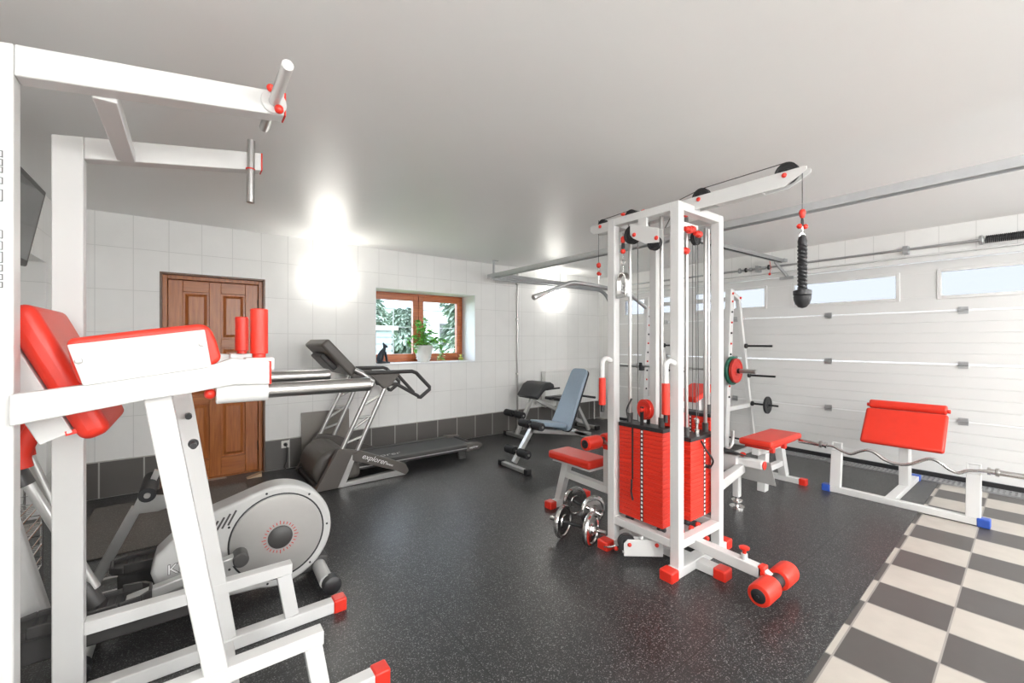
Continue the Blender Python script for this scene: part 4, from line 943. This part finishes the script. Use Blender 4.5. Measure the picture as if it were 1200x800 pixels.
# cables
def cable(pts, r=.0028): 
    b = bm_new(); path(b, pts, r, 6); return obj('steel_cable', b, CABLE, ct_)
cable([(2.37, 1.72, z1t), (2.37, 1.72, 2.06)]); cable([(2.71, 1.50, z2t+.1), (2.70, 1.50, 2.09)]); cable([(2.735, 1.50, .9), (2.725, 1.50, 2.09)])
cable([(2.99, 1.685, z3t), (2.99, 1.685, 2.12)])
# overhead arm with pulleys
AX = 2.50; az0, az1 = 2.207, 2.287
for s in (-1, 1):
    b = bm_new(); prism(b, [(.785, az1-.004), (.79, az1), (2.215, az1), (2.225, az1-.015), (2.225, az0+.04), (2.19, az0+.012), (2.0, az0), (.885, az0), (.785, az1-.022)], 'x', AX+s*.030-.004, AX+s*.030+.004); obj('overhead_arm_plate', b, WHITE, ct_, .002)
b = bm_new(); box(b, (AX-.026, 1.38, az0+.001), (AX+.026, 1.90, az0+.012)); box(b, (AX-.026, 1.0, az0+.001), (AX+.026, 1.25, az0+.008)); obj('overhead_arm_web', b, WHITE, ct_)
for y, r in ((.885, .056), (1.351, .055), (1.867, .052), (2.125, .042)):
    pulley((AX, y, az1-.004), (1, 0, 0), r, .03)
    for s in (-1, 1):
        b = bm_new(); ball(b, (AX+s*.038, y, az1-.022), .013, (.7, 1, 1), 12); obj('bolt_cap', b, REDP, ct_)
cable([(AX, .885, az1+.055), (AX, 1.351, az1+.05), (AX, 1.5, az1+.02), (AX, 1.6, 2.15)])
cable([(AX, 2.125, az1+.038), (AX, 1.867, az1+.048), (AX, 1.75, az1+.0), (AX, 1.70, 2.12)])
# pulleys under the top frame
for s_ in (-1, 1):
    b = bm_new(); prism(b, [(1.712, 2.165), (1.50, 2.092), (1.50, 2.005), (1.60, 2.015), (1.69, 2.065), (1.712, 2.09)], 'x', 2.30+s_*.022-.003, 2.30+s_*.022+.003); obj('pulley_plate', b, WHITE, ct_, .002)
pulley((2.30, 1.708, 2.095), (1, 0, 0), .060, .03); pulley((2.30, 1.545, 2.010), (1, 0, 0), .044, .028)
for u, v in ((743, 275), (769, 278.6)):
    p = fX(u, v, 2.272); b = bm_new(); ball(b, p, .014, (.7, 1, 1), 12); obj('bolt_cap', b, REDP, ct_)
b = bm_new(); box(b, (2.29, 1.60, 2.10), (2.31, 1.66, 2.20)); obj('pulley_hanger', b, WHITE, ct_)
for (x, y, z) in ((2.45, 1.43, 2.10), (2.52, 1.45, 2.12), (2.60, 1.45, 2.10), (2.48, 1.47, 1.98), (2.42, 1.44, 2.20)):
    b = bm_new(); lathe(b, (x, y, z), (1, 0, 0), [(0, .014), (.03, .014), (.035, .022), (.06, .022)], 14); obj('bolt_cap', b, REDP, ct_)
b = bm_new(); box(b, (2.42, 1.46, 2.13), (2.66, 1.50, 2.16)); obj('pulley_hanger', b, WHITE, ct_, .003)
pulley((2.70, 1.50, 2.09), (0, 1, 0), .045, .026)
# red bolt heads on the top frame and the base tray
for x, y, z in ((2.317, 1.64, TZ+.004), (2.47, TY0, TZ+.004), (2.53, TY0, TZ+.010), (2.317, 1.80, TZ+.02)):
    b = bm_new(); ball(b, (x, y, z), .016, (1, 1, .6), 12); obj('bolt_cap', b, REDP, ct_)
for x, y in ((2.46, 1.46), (2.54, 1.44), (2.50, 1.53), (2.62, 1.44)):
    b = bm_new(); lathe(b, (x, y, .196), (0, 0, 1), [(0, .016), (.012, .018), (.03, .014), (.034, .006)], 6); obj('bolt_cap', b, REDP, ct_)
b = bm_new(); box(b, (2.43, 1.41, .150), (2.66, 1.60, .165)); obj('base_plate', b, WHITE, ct_)
for x in (2.50, 2.60):
    b = bm_new(); lathe(b, (x, 1.38, .157), (0, -1, 0), [(0, .014), (.02, .014), (.025, .006)], 8); obj('bolt_cap', b, REDP, ct_)
# low swivelling pulley box at the base
lo_, ld, ln = Vector((2.184, 1.69, 0)), Vector((.77, -.64, 0)).normalized(), Vector((.64, .77, 0)).normalized()
for s_ in (-1, 1):
    b = bm_new(); P_ = [(0, .045), (0, .125), (.025, .150), (.245, .150), (.245, .045)]
    A = [b.verts.new(lo_+ld*x+Vector((0, 0, z))+ln*(s_*.02+.02-.003)) for x, z in P_]; B = [b.verts.new(lo_+ld*x+Vector((0, 0, z))+ln*(s_*.02+.02+.003)) for x, z in P_]
    b.faces.new(A); b.faces.new(B[::-1])
    for i in range(5): j = (i+1) % 5; b.faces.new((A[j], A[i], B[i], B[j]))
    obj('pulley_plate', b, WHITE, ct_, .002)
pulley(lo_+ld*.02+ln*.02+Vector((0, 0, .125)), ln, .054, .026); pulley(lo_+ld*.20+ln*.02+Vector((0, 0, .10)), ln, .040, .026)
for x in (.035, .205):
    b = bm_new(); ball(b, lo_+ld*x-ln*.005+Vector((0, 0, .118)), .013); obj('bolt_cap', b, REDP, ct_)
b = bm_new(); tube(b, lo_+ld*.11+ln*.02+Vector((0, 0, .14)), lo_+ld*.15+ln*.05+Vector((0, 0, .175)), .012); obj('pulley_hanger', b, WHITE, ct_)
b = bm_new(); path(b, smooth_pts([(2.23, 1.79, .06), (2.21, 1.82, .045), (2.20, 1.86, .035)]), .008, 8); path(b, [Vector((2.20, 1.875+.018*math.cos(a), .035+.012*math.sin(a))) for a in [2*PI*i/14 for i in range(14)]], .004, 6, True); obj('cable_hook', b, CHROME, ct_)
for y in (1.775, 1.845):
    b = bm_new(); ball(b, (2.215, y, .05), .014); obj('cable_stop', b, REDP, ct_)
# hanging stirrups with red grips on two posts
for y in (TY0, TY1):
    b = bm_new(); path(b, smooth_pts([(TX0-.028, y, 1.27), (2.235, y, 1.285), (2.203, y, 1.265), (2.20, y, 1.22), (2.20, y, 1.15)], 5), .016, 14); sp_ = obj('side_handle', b, WHITE, ct_)
    b = bm_new(); lathe(b, (2.20, y, .975), (0, 0, 1), [(0, .018), (.004, .023), (.18, .023), (.183, .018)], 18); obj('red_grip', b, RED, sp_)
    b = bm_new(); lathe(b, (2.20, y, .93), (0, 0, 1), [(0, .012), (.046, .012)], 10); obj('handle_tip', b, BLACK, sp_)
# low arm with red rollers (towards the camera)
b = bm_new(); beam(b, (AX, 1.70, .165), (AX, 1.00, .135), .06, .06); obj('low_arm', b, WHITE, ct_, .004)
b = bm_new(); box(b, (AX-.03, .985, .115), (AX+.03, 1.02, .175)); obj('end_cap', b, REDP, ct_, .008)
def rollers(xc, y, z, r, L, gap, hub):
    for s in (-1, 1):
        b = bm_new(); lathe(b, (xc+s*gap, y, z), (s, 0, 0), [(0, r*.75), (.004, r*.93), (.018, r), (L-.018, r), (L-.004, r*.93), (L, r*.78)], 32); ro = obj('roller', b, RED, ct_)
        b = bm_new(); lathe(b, (xc+s*(gap+L), y, z), (s, 0, 0), [(-.01, r*.55), (.003, r*.62), (.006, r*.55), (.006, r*.12), (.012, r*.10), (.012, 0)], 24); obj('roller_end', b, BLACK, ro)
    b = bm_new(); tube(b, (xc-gap-.01, y, z), (xc+gap+.01, y, z), r*hub); obj('roller_hub', b, BLACK, ct_)
rollers(AX, .945, .104, .058, .155, .042, .66)
b = bm_new(); beam(b, (AX, 1.00, .135), (AX, .945, .105), .04, .05); obj('roller_mount', b, WHITE, ct_, .003)
b = bm_new(); lathe(b, (AX, 1.10, .165), (0, 0, 1), [(0, .017), (.035, .017), (.036, .01)], 14); kn = obj('knob_stem', b, WHITE, ct_)
b = bm_new(); lathe(b, (AX, 1.10, .200), (0, 0, 1), [(0, .010), (.022, .010), (.026, .026), (.036, .028), (.040, .022)], 18); obj('adjusting_knob', b, REDP, ct_)
# lat seat at the far side
SX = 2.51
b = bm_new(); beam(b, (SX, TY1+.03, .285), (SX, 2.56, .30), .055, .055); obj('seat_spine', b, WHITE, ct_, .004)
b = bm_new(); prism(b, [(2.585, .06), (2.645, .06), (2.545, .415), (2.475, .415)], 'x', SX-.03, SX+.03); obj('seat_leg', b, WHITE, ct_, .004)
b = bm_new(); box(b, (2.43, 2.58, FZ), (2.80, 2.65, .06)); obj('seat_foot', b, WHITE, ct_, .004)
for x in (2.375, 2.79): obj('end_cap', box(bm_new(), (x, 2.575, .002), (x+.07, 2.655, .066)), REDP, ct_, .008)
b = bm_new(); box(b, (2.42, 2.19, .405), (2.60, 2.60, .425)); obj('seat_board', b, WHITE, ct_, .003)
b = bm_new(); box(b, (2.39, 2.17, .425), (2.63, 2.63, .492)); obj('seat_cushion', b, RED, ct_, .022, 4)
b = bm_new(); box(b, (SX-.03, 2.05, .31), (SX+.03, 2.11, .60)); obj('knee_post', b, WHITE, ct_, .004)
b = bm_new(); box(b, (SX-.033, 2.045, .59), (SX+.033, 2.115, .625)); obj('post_cap', b, REDP, ct_, .006)
rollers(SX-.02, 2.14, .645, .051, .150, .025, .55)
b = bm_new(); beam(b, (SX, 2.08, .60), (SX, 2.14, .645), .03, .04); obj('roller_mount', b, SILVER, ct_)
b = bm_new(); lathe(b, (SX+.03, 2.08, .55), (1, 0, 0), [(0, .012), (.03, .012), (.032, .024), (.05, .022)], 14); obj('adjusting_knob', b, REDP, ct_)
# row / press station on the garage side
b = bm_new(); beam(b, (TX1+.029, 1.44, .41), (3.63, 1.62, .36), .06, .07); obj('side_beam', b, WHITE, ct_, .004)
b = bm_new(); beam(b, (TX1+.029, 1.80, .50), (3.60, 1.75, .44), .06, .07); obj('side_beam', b, WHITE, ct_, .004)
b = bm_new(); box(b, (3.54, 1.62, .33), (3.66, 1.76, .47)); obj('side_joint', b, WHITE, ct_, .006)
b = bm_new(); rect_post(b, 3.66, 1.67, .10, .37, .05, .05); obj('side_post', b, WHITE, ct_, .004)
b = bm_new(); lathe(b, (3.66, 1.67, FZ), (0, 0, 1), [(0, .06), (.012, .058), (.016, .016), (.05, .016), (.052, .045), (.064, .043), (.068, .014), (.10, .014)], 26); obj('levelling_foot', b, CHROME, ct_)
b = bm_new(); box(b, (3.575, 1.44, .385), (3.645, 2.15, .455)); obj('footplate_bar', b, WHITE, ct_, .012, 3)
b = bm_new(); lathe(b, (3.61, 1.44, .42), (0, -1, 0), [(0, .032), (.008, .034), (.012, .02)], 20); obj('end_cap', b, REDP, ct_)
b = bm_new(); beam(b, (3.655, 1.76, .44), (3.76, 1.76, .235), .70, .005); obj('footplate', b, LGREY, ct_)
b = bm_new(); beam(b, (3.62, 1.80, .462), (3.20, 1.80, .60), .50, .006); obj('upper_footplate', b, IRON, ct_, .002)
b = bm_new(); disc(b, (3.61, 1.60, .475), (-.3, 0, 1), .022, .02); obj('bolt_cap', b, REDP, ct_)
b = bm_new(); path(b, smooth_pts([(3.72, 1.80, .47), (3.80, 1.80, .46), (3.86, 1.80, .50), (3.87, 1.80, .60)]), .014, 10); obj('support_hook', b, SILVER, ct_)

# ------------------------------------------------------------------ attachments
ra_ = thing('triceps_rope', 'black twisted rope with rubber ends hanging from the long overhead arm', 'gym attachment', (AX, .80, 2.0))
rx, ry = AX, .815
b = bm_new(); tube(b, (rx, ry, 2.28), (rx, ry, 2.07), .0022, 6); obj('hanging_cable', b, CABLE, ra_)
b = bm_new(); lathe(b, (rx, ry, 2.078), (0, 0, -1), [(0, .006), (.004, .012), (.018, .016), (.036, .012), (.045, .008)], 16); obj('cable_stop', b, REDP, ra_)
b = bm_new(); path(b, [Vector((rx+.008*math.cos(a), ry, 2.013+.020*math.sin(a))) for a in [2*PI*i/16 for i in range(16)]], .004, 6, True); obj('carabiner', b, IRON, ra_)
for s in (-1, 1): obj('shackle_end', ball(bm_new(), (rx+s*.016, ry-s*.008, 1.990), .013), REDP, ra_)
b = bm_new(); tube(b, (rx, ry, 1.990), (rx, ry, 1.955), .0035, 8); path(b, [Vector((rx+.010*math.cos(a), ry-.010*math.cos(a), 1.940+.014*math.sin(a))) for a in [2*PI*i/16 for i in range(16)]], .004, 6, True); obj('ring', b, CHROME, ra_)
b = bm_new(); lathe(b, (rx, ry, 1.944), (0, 0, -1), [(0, .005), (.005, .016), (.03, .021), (.055, .019), (.06, .014)], 16); obj('rope_collar', b, BLACK, ra_)
for q in range(2):
    b = bm_new(); path(b, [Vector((rx+.013*math.cos(t+q*PI), ry+.013*math.sin(t+q*PI), 1.900-.0062*t)) for t in [i*.36 for i in range(110)]], .0095, 8); obj('rope_strand', b, BLACK, ra_)
b = bm_new(); lathe(b, (rx, ry, 1.668), (0, 0, -1), [(0, .018), (.003, .032), (.008, .041), (.028, .041), (.034, .036), (.036, .040), (.055, .038), (.075, .031), (.092, .018), (.098, 0)], 28); obj('rubber_stopper', b, BLACK, ra_)

lb_ = thing('lat_bar', 'bent grey steel lat pulldown bar hanging from the far end of the overhead arm', 'gym attachment', (2.53, 2.17, 1.86))
b = bm_new(); tube(b, (AX, 2.17, 2.33), (AX, 2.17, 1.99), .0022, 6); obj('hanging_cable', b, CABLE, lb_)
b = bm_new(); lathe(b, (AX, 2.17, 2.005), (0, 0, -1), [(0, .007), (.01, .017), (.03, .017), (.04, .008)], 14); obj('cable_stop', b, REDP, lb_)
b = bm_new(); path(b, [Vector((AX+.010*math.cos(a), 2.17, 1.945+.022*math.sin(a))) for a in [2*PI*i/16 for i in range(16)]], .004, 6, True); tube(b, (AX, 2.17, 1.925), (AX, 2.17, 1.835), .005, 8); obj('carabiner', b, CHROME, lb_)
b = bm_new(); ball(b, (AX-.012, 2.16, 1.918), .015); ball(b, (AX+.014, 2.17, 1.918), .012); obj('shackle_ends', b, REDP, lb_)
b = bm_new(); path(b, [(1.83, 2.15, 1.695), (2.17, 2.15, 1.82), (2.22, 2.15, 1.828), (2.53, 2.17, 1.822), (2.84, 2.17, 1.80), (2.89, 2.17, 1.785), (3.10, 2.17, 1.69)], .0145, 14); obj('bar', b, GALV, lb_)
b = bm_new(); lathe(b, (1.83, 2.15, 1.695), (-.94, 0, -.34), [(-.12, .0155), (-.02, .018), (0, .020), (.006, .017), (.006, 0)], 16); obj('bar_sleeve', b, SILVER, lb_)

dh = thing('stirrup_handle', 'curved steel stirrup handle hanging from the tower pulley by red stops', 'gym attachment', (2.30, 1.80, 1.8))
hx, hy = 2.30, 1.786
b = bm_new(); tube(b, (hx, hy, 2.125), (hx, hy, 2.07), .0022, 6); obj('hanging_cable', b, CABLE, dh)
b = bm_new(); lathe(b, (hx, hy, 2.10), (0, 0, -1), [(0, .007), (.01, .015), (.035, .015), (.045, .009)], 14); obj('cable_stop', b, REDP, dh)
b = bm_new(); lathe(b, (hx, hy, 2.054), (0, 0, -1), [(0, .011), (.035, .013)], 12); obj('swivel', b, BLACK, dh)
b = bm_new(); ball(b, (hx, hy, 2.000), .017, (1, 1, 1)); obj('cable_stop', b, REDP, dh)
b = bm_new(); path(b, [Vector((hx, hy+.014*math.cos(a), 1.925+.020*math.sin(a))) for a in [2*PI*i/16 for i in range(16)]], .004, 6, True); tube(b, (hx, hy, 1.985), (hx, hy, 1.945), .004, 8); tube(b, (hx, hy, 1.905), (hx, hy, 1.855), .004, 8); obj('carabiner', b, CHROME, dh)
b = bm_new(); e = .032
pts = [(hx-.5*e, hy-e*1.5, 1.70), (hx-.5*e, hy-e*1.5, 1.79)]+[(hx+e*.5*math.cos(a), hy+e*1.5*math.cos(a), 1.80+.055*math.sin(a)) for a in [PI-PI*i/14 for i in range(15)]]+[(hx+.5*e, hy+e*1.5, 1.79), (hx+.5*e, hy+e*1.5, 1.70)]
W2 = Vector((1, -.33, 0)).normalized()*.016; vs = []
for p in pts: p = Vector(p); c0 = Vector((hx, hy, 1.78)); o_ = (p-c0).normalized()*.0035; vs.append([b.verts.new(q) for q in (p-W2-o_, p+W2-o_, p+W2+o_, p-W2+o_)])
for A, B in zip(vs, vs[1:]):
    for k in range(4): j = (k+1) % 4; b.faces.new((A[k], A[j], B[j], B[k]))
b.faces.new(vs[0][::-1]); b.faces.new(vs[-1])
obj('stirrup', b, STEEL, dh)
b = bm_new(); tube(b, (hx-.018, hy-.06, 1.705), (hx+.018, hy+.06, 1.705), .013); obj('grip', b, GALV, dh)

# dumbbells on the floor
db = thing('dumbbell', 'nearer chrome dumbbell on the floor beside the tower foot', 'dumbbell', (0, 0, 0), 'chrome dumbbells')
def dumbbell(root):
    b = bm_new(); tube(b, (0, -.20, 0), (0, .20, 0), .0135, 16); obj('handle', b, IRON, root)
    for s in (-1, 1):
        b = bm_new(); lathe(b, (0, s*.13, 0), (0, s, 0), [(0, .0137), (.08, .0142), (.083, .010)], 16); obj('chrome_end', b, CHROME, root)
        b = bm_new(); lathe(b, (0, s*.092, 0), (0, s, 0), [(0, .015), (0, .045), (.006, .05), (.006, .088), (0, .092), (0, .108), (.010, .114), (.024, .114), (.034, .106), (.034, .090), (.026, .082), (.026, .045), (.034, .040), (.034, .015)], 36); obj('weight_plate', b, CHROME, root)
        b = bm_new(); lathe(b, (0, s*.128, 0), (0, s, 0), [(0, .026), (.012, .026), (.014, .018)], 6); obj('star_collar', b, STEEL, root)
dumbbell(db)
dup(db, (2.44, 2.27, .1235), (0, 0, math.radians(-8)), 'farther chrome dumbbell under the red lat seat, its plate showing its full face')
db.location = (2.145, 2.06, .1235); db.rotation_euler = (0, 0, math.radians(17))

# ================================================================== rack by the garage door
rk = thing('barbell_rack', 'white A-frame barbell rack with storage pegs before the garage door', 'rack', (5.2, 3, 0))
RYN, RYF = 2.42, 3.55
for y in (RYN, RYF):
    n_ = y < 3
    b = bm_new(); beam(b, (4.98, y, .06), (5.13, y, 2.02), .065, .09, (1, 0, 0)); obj('front_upright', b, WHITE, rk, .004)
    b = bm_new(); beam(b, (5.77, y, .06), (5.33, y, 1.93), .045, .05, (1, 0, 0)); obj('rear_upright', b, WHITE, rk, .004)
    b = bm_new(); beam(b, (5.13, y, 1.99), (5.36, y, 1.91), .055, .05); obj('top_member', b, WHITE, rk, .004)
    b = bm_new(); box(b, (4.60, y-.03, FZ), (5.84, y+.03, .062)); obj('floor_runner', b, WHITE, rk, .004)
    for x in (4.56, 5.82): obj('end_cap', box(bm_new(), (x, y-.034, .002), (x+.05, y+.034, .068)), REDP, rk, .006)
    b = bm_new(); beam(b, (5.04, y, .60), (5.62, y, .60), .04, .05); obj('cross_member', b, WHITE, rk, .003)
    for i in range(10):
        z = .75+i*.125; x = 4.98+.15*(z-.06)/1.96
        b = bm_new(); lathe(b, (x, y-.03, z), (0, -1, 0), [(0, .013), (.012, .012), (.016, .005)], 10); obj('bolt_cap', b, REDP if i % 2 else BLACK, rk)
    for z in (1.97, 1.93):
        b = bm_new(); ball(b, (5.13 if z > 1.95 else 5.33, y-.03, z), .016); obj('bolt_cap', b, REDP, rk)
    for z in (1.345, .98, .62):
        x = 5.77-.44*(z-.06)/1.87
        b = bm_new(); tube(b, (x, y-.03, z), (x, y-.33, z), .0125, 12); lathe(b, (x, y-.025, z), (0, -1, 0), [(0, .03), (.02, .03), (.03, .018)], 14); obj('storage_peg', b, IRON, rk)
    b = bm_new(); box(b, (4.945, y-.025, 1.00), (5.03, y+.025, 1.05)); box(b, (4.945, y-.025, 1.05), (4.960, y+.025, 1.11)); obj('bar_holder', b, BLACK if not n_ else WHITE, rk, .003)
b = bm_new(); box(b, (5.73, RYN+.03, .05), (5.79, RYF-.03, .10)); obj('rear_cross_member', b, WHITE, rk, .003)
b = bm_new(); box(b, (5.30, RYN+.03, 1.90), (5.35, RYF-.03, 1.95)); obj('rear_cross_member', b, WHITE, rk, .003)
# barbell and plates
bb_ = thing('barbell', 'long steel barbell resting across the white rack', 'barbell', (4.985, 3, 1.06)); BZ = 1.0645; BX = 4.985
b = bm_new(); tube(b, (BX, 2.36, BZ), (BX, 3.62, BZ), .014, 14); obj('shaft', b, STEEL, bb_)
for s, y in ((-1, 2.36), (1, 3.62)):
    b = bm_new(); lathe(b, (BX, y, BZ), (0, s, 0), [(0, .035), (.015, .035), (.016, .025), (.29, .025), (.292, .02)], 20); obj('sleeve', b, STEEL, bb_)
    b = bm_new(); lathe(b, (BX, y+s*.10, BZ), (0, s, 0), [(0, .03), (.02, .03), (.022, .026)], 10); obj('collar', b, IRON, bb_)
def wplate(name, x, y, z, r, t, hole, m, lab, grp=None, s=-1):
    b = bm_new(); prof = [(0, hole), (0, r*.34), (t*.2, r*.38), (t*.2, r*.80), (0, r*.86), (0, r*.97), (t*.15, r), (t*.85, r), (t, r*.97), (t, r*.86), (t*.8, r*.80), (t*.8, r*.38), (t, r*.34), (t, hole)]
    n = 40; rings = []
    for h, rr in prof: rings.append([b.verts.new((x+rr*math.cos(2*PI*k/n), y+s*h, z+rr*math.sin(2*PI*k/n))) for k in range(n)])
    for A, B in zip(rings, rings[1:]+rings[:1]):
        for k in range(n): j = (k+1) % n; b.faces.new((A[k], A[j], B[j], B[k]))
    return tag(obj(name, b, m), lab, 'weight plate', grp)
wplate('weight_plate', BX, 2.342, BZ, .165, .035, .0253, GREEN, 'green weight plate on the near end of the barbell, behind the red one')
wplate('weight_plate', BX, 2.303, BZ, .140, .035, .0253, REDDISC, 'red weight plate on the near end of the barbell')
wplate('weight_plate', 5.77-.44*(.62-.06)/1.87, 2.22, .62, .105, .025, .014, IRON, 'small black weight plate on the lowest storage peg of the rack')
# rack bench
rb = thing('flat_bench', 'small white bench with red cushion in front of the barbell rack', 'bench', (4.5, 1.72, 0))
b = bm_new(); box(b, (4.08, 1.56, .445), (4.78, 1.85, .505)); obj('seat_cushion', b, RED, rb, .022, 4)
b = bm_new(); box(b, (4.12, 1.60, .425), (4.74, 1.81, .445)); obj('seat_board', b, REDP, rb, .003)
b = bm_new(); box(b, (4.10, 1.68, .365), (4.74, 1.74, .425)); obj('seat_rail', b, WHITE, rb, .003)
b = bm_new(); prism(b, [(4.60, .36), (4.68, .36), (4.79, .06), (4.71, .06)], 'y', 1.675, 1.745); obj('leg', b, WHITE, rb, .004)
b = bm_new(); prism(b, [(4.24, .36), (4.32, .36), (4.30, .0085), (4.22, .0085)], 'y', 1.675, 1.745); obj('leg', b, WHITE, rb, .004)
b = bm_new(); box(b, (4.27, 1.685, .17), (4.70, 1.735, .22)); obj('stretcher', b, WHITE, rb, .003)
for x in (4.75,):
    b = bm_new(); box(b, (x-.03, 1.56, FZ), (x+.03, 1.88, .06)); obj('foot_bar', b, WHITE, rb, .004)
    for y in (1.51, 1.87): obj('end_cap', box(bm_new(), (x-.034, y, .002), (x+.034, y+.06, .066)), REDP, rb, .006)
for x in (4.14, 4.40): obj('seat_clamp', box(bm_new(), (x, 1.575, .40), (x+.05, 1.61, .446)), REDP, rb, .004)
# red wedge cushion (backrest of another bench) seen through the tower
wb = thing('incline_bench', 'red incline bench seen through the tower posts', 'bench', (4.25, 2.35, 0))
b = bm_new(); beam(b, (4.30, 2.20, .78), (4.02, 2.20, .70), .28, .05) if False else beam(b, (4.34, 2.32, .93), (3.95, 2.32, .82), .26, .06); obj('back_cushion', b, RED, wb, .018, 3)
b = bm_new(); beam(b, (4.25, 2.32, .06), (4.20, 2.32, .84), .06, .06); beam(b, (4.25, 2.32, .40), (3.75, 2.32, .40), .05, .05); obj('frame', b, WHITE, wb, .003)
b = bm_new(); beam(b, (3.80, 2.32, .40), (3.72, 2.32, .05), .05, .05); obj('leg', b, WHITE, wb, .003)
b = bm_new(); box(b, (4.22, 2.12, FZ), (4.28, 2.52, .06)); obj('foot_bar', b, WHITE, wb, .003); b = bm_new(); box(b, (3.69, 2.12, FZ), (3.75, 2.52, .06)); obj('foot_bar', b, WHITE, wb, .003)
b = bm_new(); box(b, (3.66, 2.20, .43), (4.08, 2.44, .48)); obj('seat_cushion', b, RED, wb, .018, 3)

# ================================================================== preacher bench on the right
pb = thing('preacher_bench', 'white preacher curl bench with a wide red pad and blue end caps', 'bench', (5.1, .88, 0))
b = bm_new(); box(b, (4.73, .385, FZ), (4.79, 1.335, .06)); obj('front_runner', b, WHITE, pb, .004)
for y0, y1 in ((.33, .40), (1.32, 1.385)): obj('end_cap', box(bm_new(), (4.722, y0, .002), (4.798, y1, .068)), BLUE, pb, .007)
b = bm_new(); box(b, (4.79, .875, .010), (5.78, .945, .056)); obj('spine', b, WHITE, pb, .004)
obj('end_cap', box(bm_new(), (5.77, .868, .002), (5.84, .952, .064)), BLUE, pb, .007)
for y in (.42, 1.285):
    b = bm_new(); prism(b, [(4.735, .06), (4.79, .06), (4.835, .382), (4.78, .382)], 'y', y-.04, y+.04); up_ = obj('bar_upright', b, WHITE, pb, .004)
    b = bm_new(); path(b, [(4.80, y-.035, .39), (4.812, y-.035, .455), (4.812, y+.035, .455), (4.80, y+.035, .39)], .007, 8); obj('bar_loop', b, WHITE, pb)
b = bm_new(); rect_post(b, 5.40, .91, .05, .60, .08, .07); obj('centre_post', b, WHITE, pb, .004)
b = bm_new(); rect_post(b, 5.33, .91, .05, .50, .05, .07); obj('inner_post', b, WHITE, pb, .004)
pt_, pb2 = Vector((5.36, 0, .76)), Vector((5.10, 0, .44))
dirn = (pb2-pt_).normalized(); nn_ = Vector((dirn.z, 0, -dirn.x)); nn_ = nn_ if nn_.x < 0 else -nn_
def pq(e0, e1, t0, t1): return [((pt_+dirn*e0+nn_*t1).x, (pt_+dirn*e0+nn_*t1).z), ((pt_+dirn*e1+nn_*t1).x, (pt_+dirn*e1+nn_*t1).z), ((pt_+dirn*e1+nn_*t0).x, (pt_+dirn*e1+nn_*t0).z), ((pt_+dirn*e0+nn_*t0).x, (pt_+dirn*e0+nn_*t0).z)]
LP = (pb2-pt_).length
b = bm_new(); prism(b, pq(.03, LP, -.015, .035), 'y', .615, 1.185); obj('arm_pad', b, RED, pb, .022, 4)
b = bm_new(); prism(b, pq(.04, LP-.03, -.035, -.016), 'y', .64, 1.16); obj('pad_board', b, WHITE, pb, .003)
b = bm_new(); path(b, [(5.375, .63, .785), (5.375, 1.17, .785)], .042, 18); obj('top_roll', b, RED, pb, .012, 3)
for y, s in ((.628, -1), (1.172, 1)):
    b = bm_new(); lathe(b, (5.375, y, .775), (0, s, 0), [(0, .018), (.018, .018), (.02, .01)], 12); obj('bolt_cap', b, REDP, pb)
b = bm_new(); beam(b, (5.34, .91, .48), (5.38, .91, .70), .06, .06); obj('pad_bracket', b, WHITE, pb)
# EZ curl bar
ez = thing('curl_bar', 'zigzag chrome curl bar resting on the uprights of the preacher bench', 'barbell', (4.80, .85, .40))
zx = 4.805
zp = [fX(u, v, zx) for u, v in ((969, 523.5), (978, 525), (988, 530.5), (998, 534), (1008, 531), (1017.5, 529.5), (1027, 533), (1038, 541), (1052, 546), (1068, 546), (1082, 541.5), (1092, 540), (1102, 544), (1113, 552), (1124, 556.5), (1135, 554), (1160, 554.5))]
zp = [Vector((4.774, p.y, min(p.z, .443)+.022)) for p in zp]
b = bm_new(); path(b, smooth_pts(zp, 3), .0125, 12); obj('zigzag_shaft', b, CHROME, ez)
for p, s in ((zp[0], 1), (zp[-1], -1)):
    b = bm_new(); lathe(b, p, (0, s, 0), [(-.01, .028), (.006, .028), (.007, .021), (.22, .021), (.225, .017)], 20); obj('sleeve', b, CHROME, ez)
    b = bm_new(); lathe(b, p+Vector((0, s*.03, 0)), (0, s, 0), [(0, .03), (.012, .032), (.02, .03)], 12); obj('collar', b, STEEL, ez)
area((2.2, -1.7, HC-.03), (0, 0, 0), 2.2, .6, 34, (.97, .985, 1), 'added_fill_behind_view')  # added fill panel out of view, brightens the room
area((4.9, -1.7, HC-.03), (0, 0, 0), 1.6, .6, 24, (.97, .985, 1), 'added_fill_by_garage_door')  # second added fill panel, on the garage side out of view
def pt(loc, e, r=.10):
    l = bpy.data.lights.new('unseen_fill_point', 'POINT'); l.energy = e; l.shadow_soft_size = r; l.color = (.985, .99, 1)
    o = bpy.data.objects.new('unseen_fill_point', l); COL.objects.link(o); o.location = loc
pt((1.3, YF+.4, 2.05), 100, .25); pt((4.4, YF+.4, 2.05), 95, .25); pt((XL+.35, -.9, 2.0), 42, .25)  # added unseen fill points that lift the ceiling and walls
S.view_settings.view_transform = 'Standard'; S.view_settings.look = 'None'; S.view_settings.gamma = 1; S.view_settings.use_curve_mapping = False
S.view_settings.exposure = .50
S.cycles.use_denoising = True; S.cycles.max_bounces = 10; S.cycles.diffuse_bounces = 6; S.cycles.transparent_max_bounces = 12
S.cycles.sample_clamp_indirect = 8
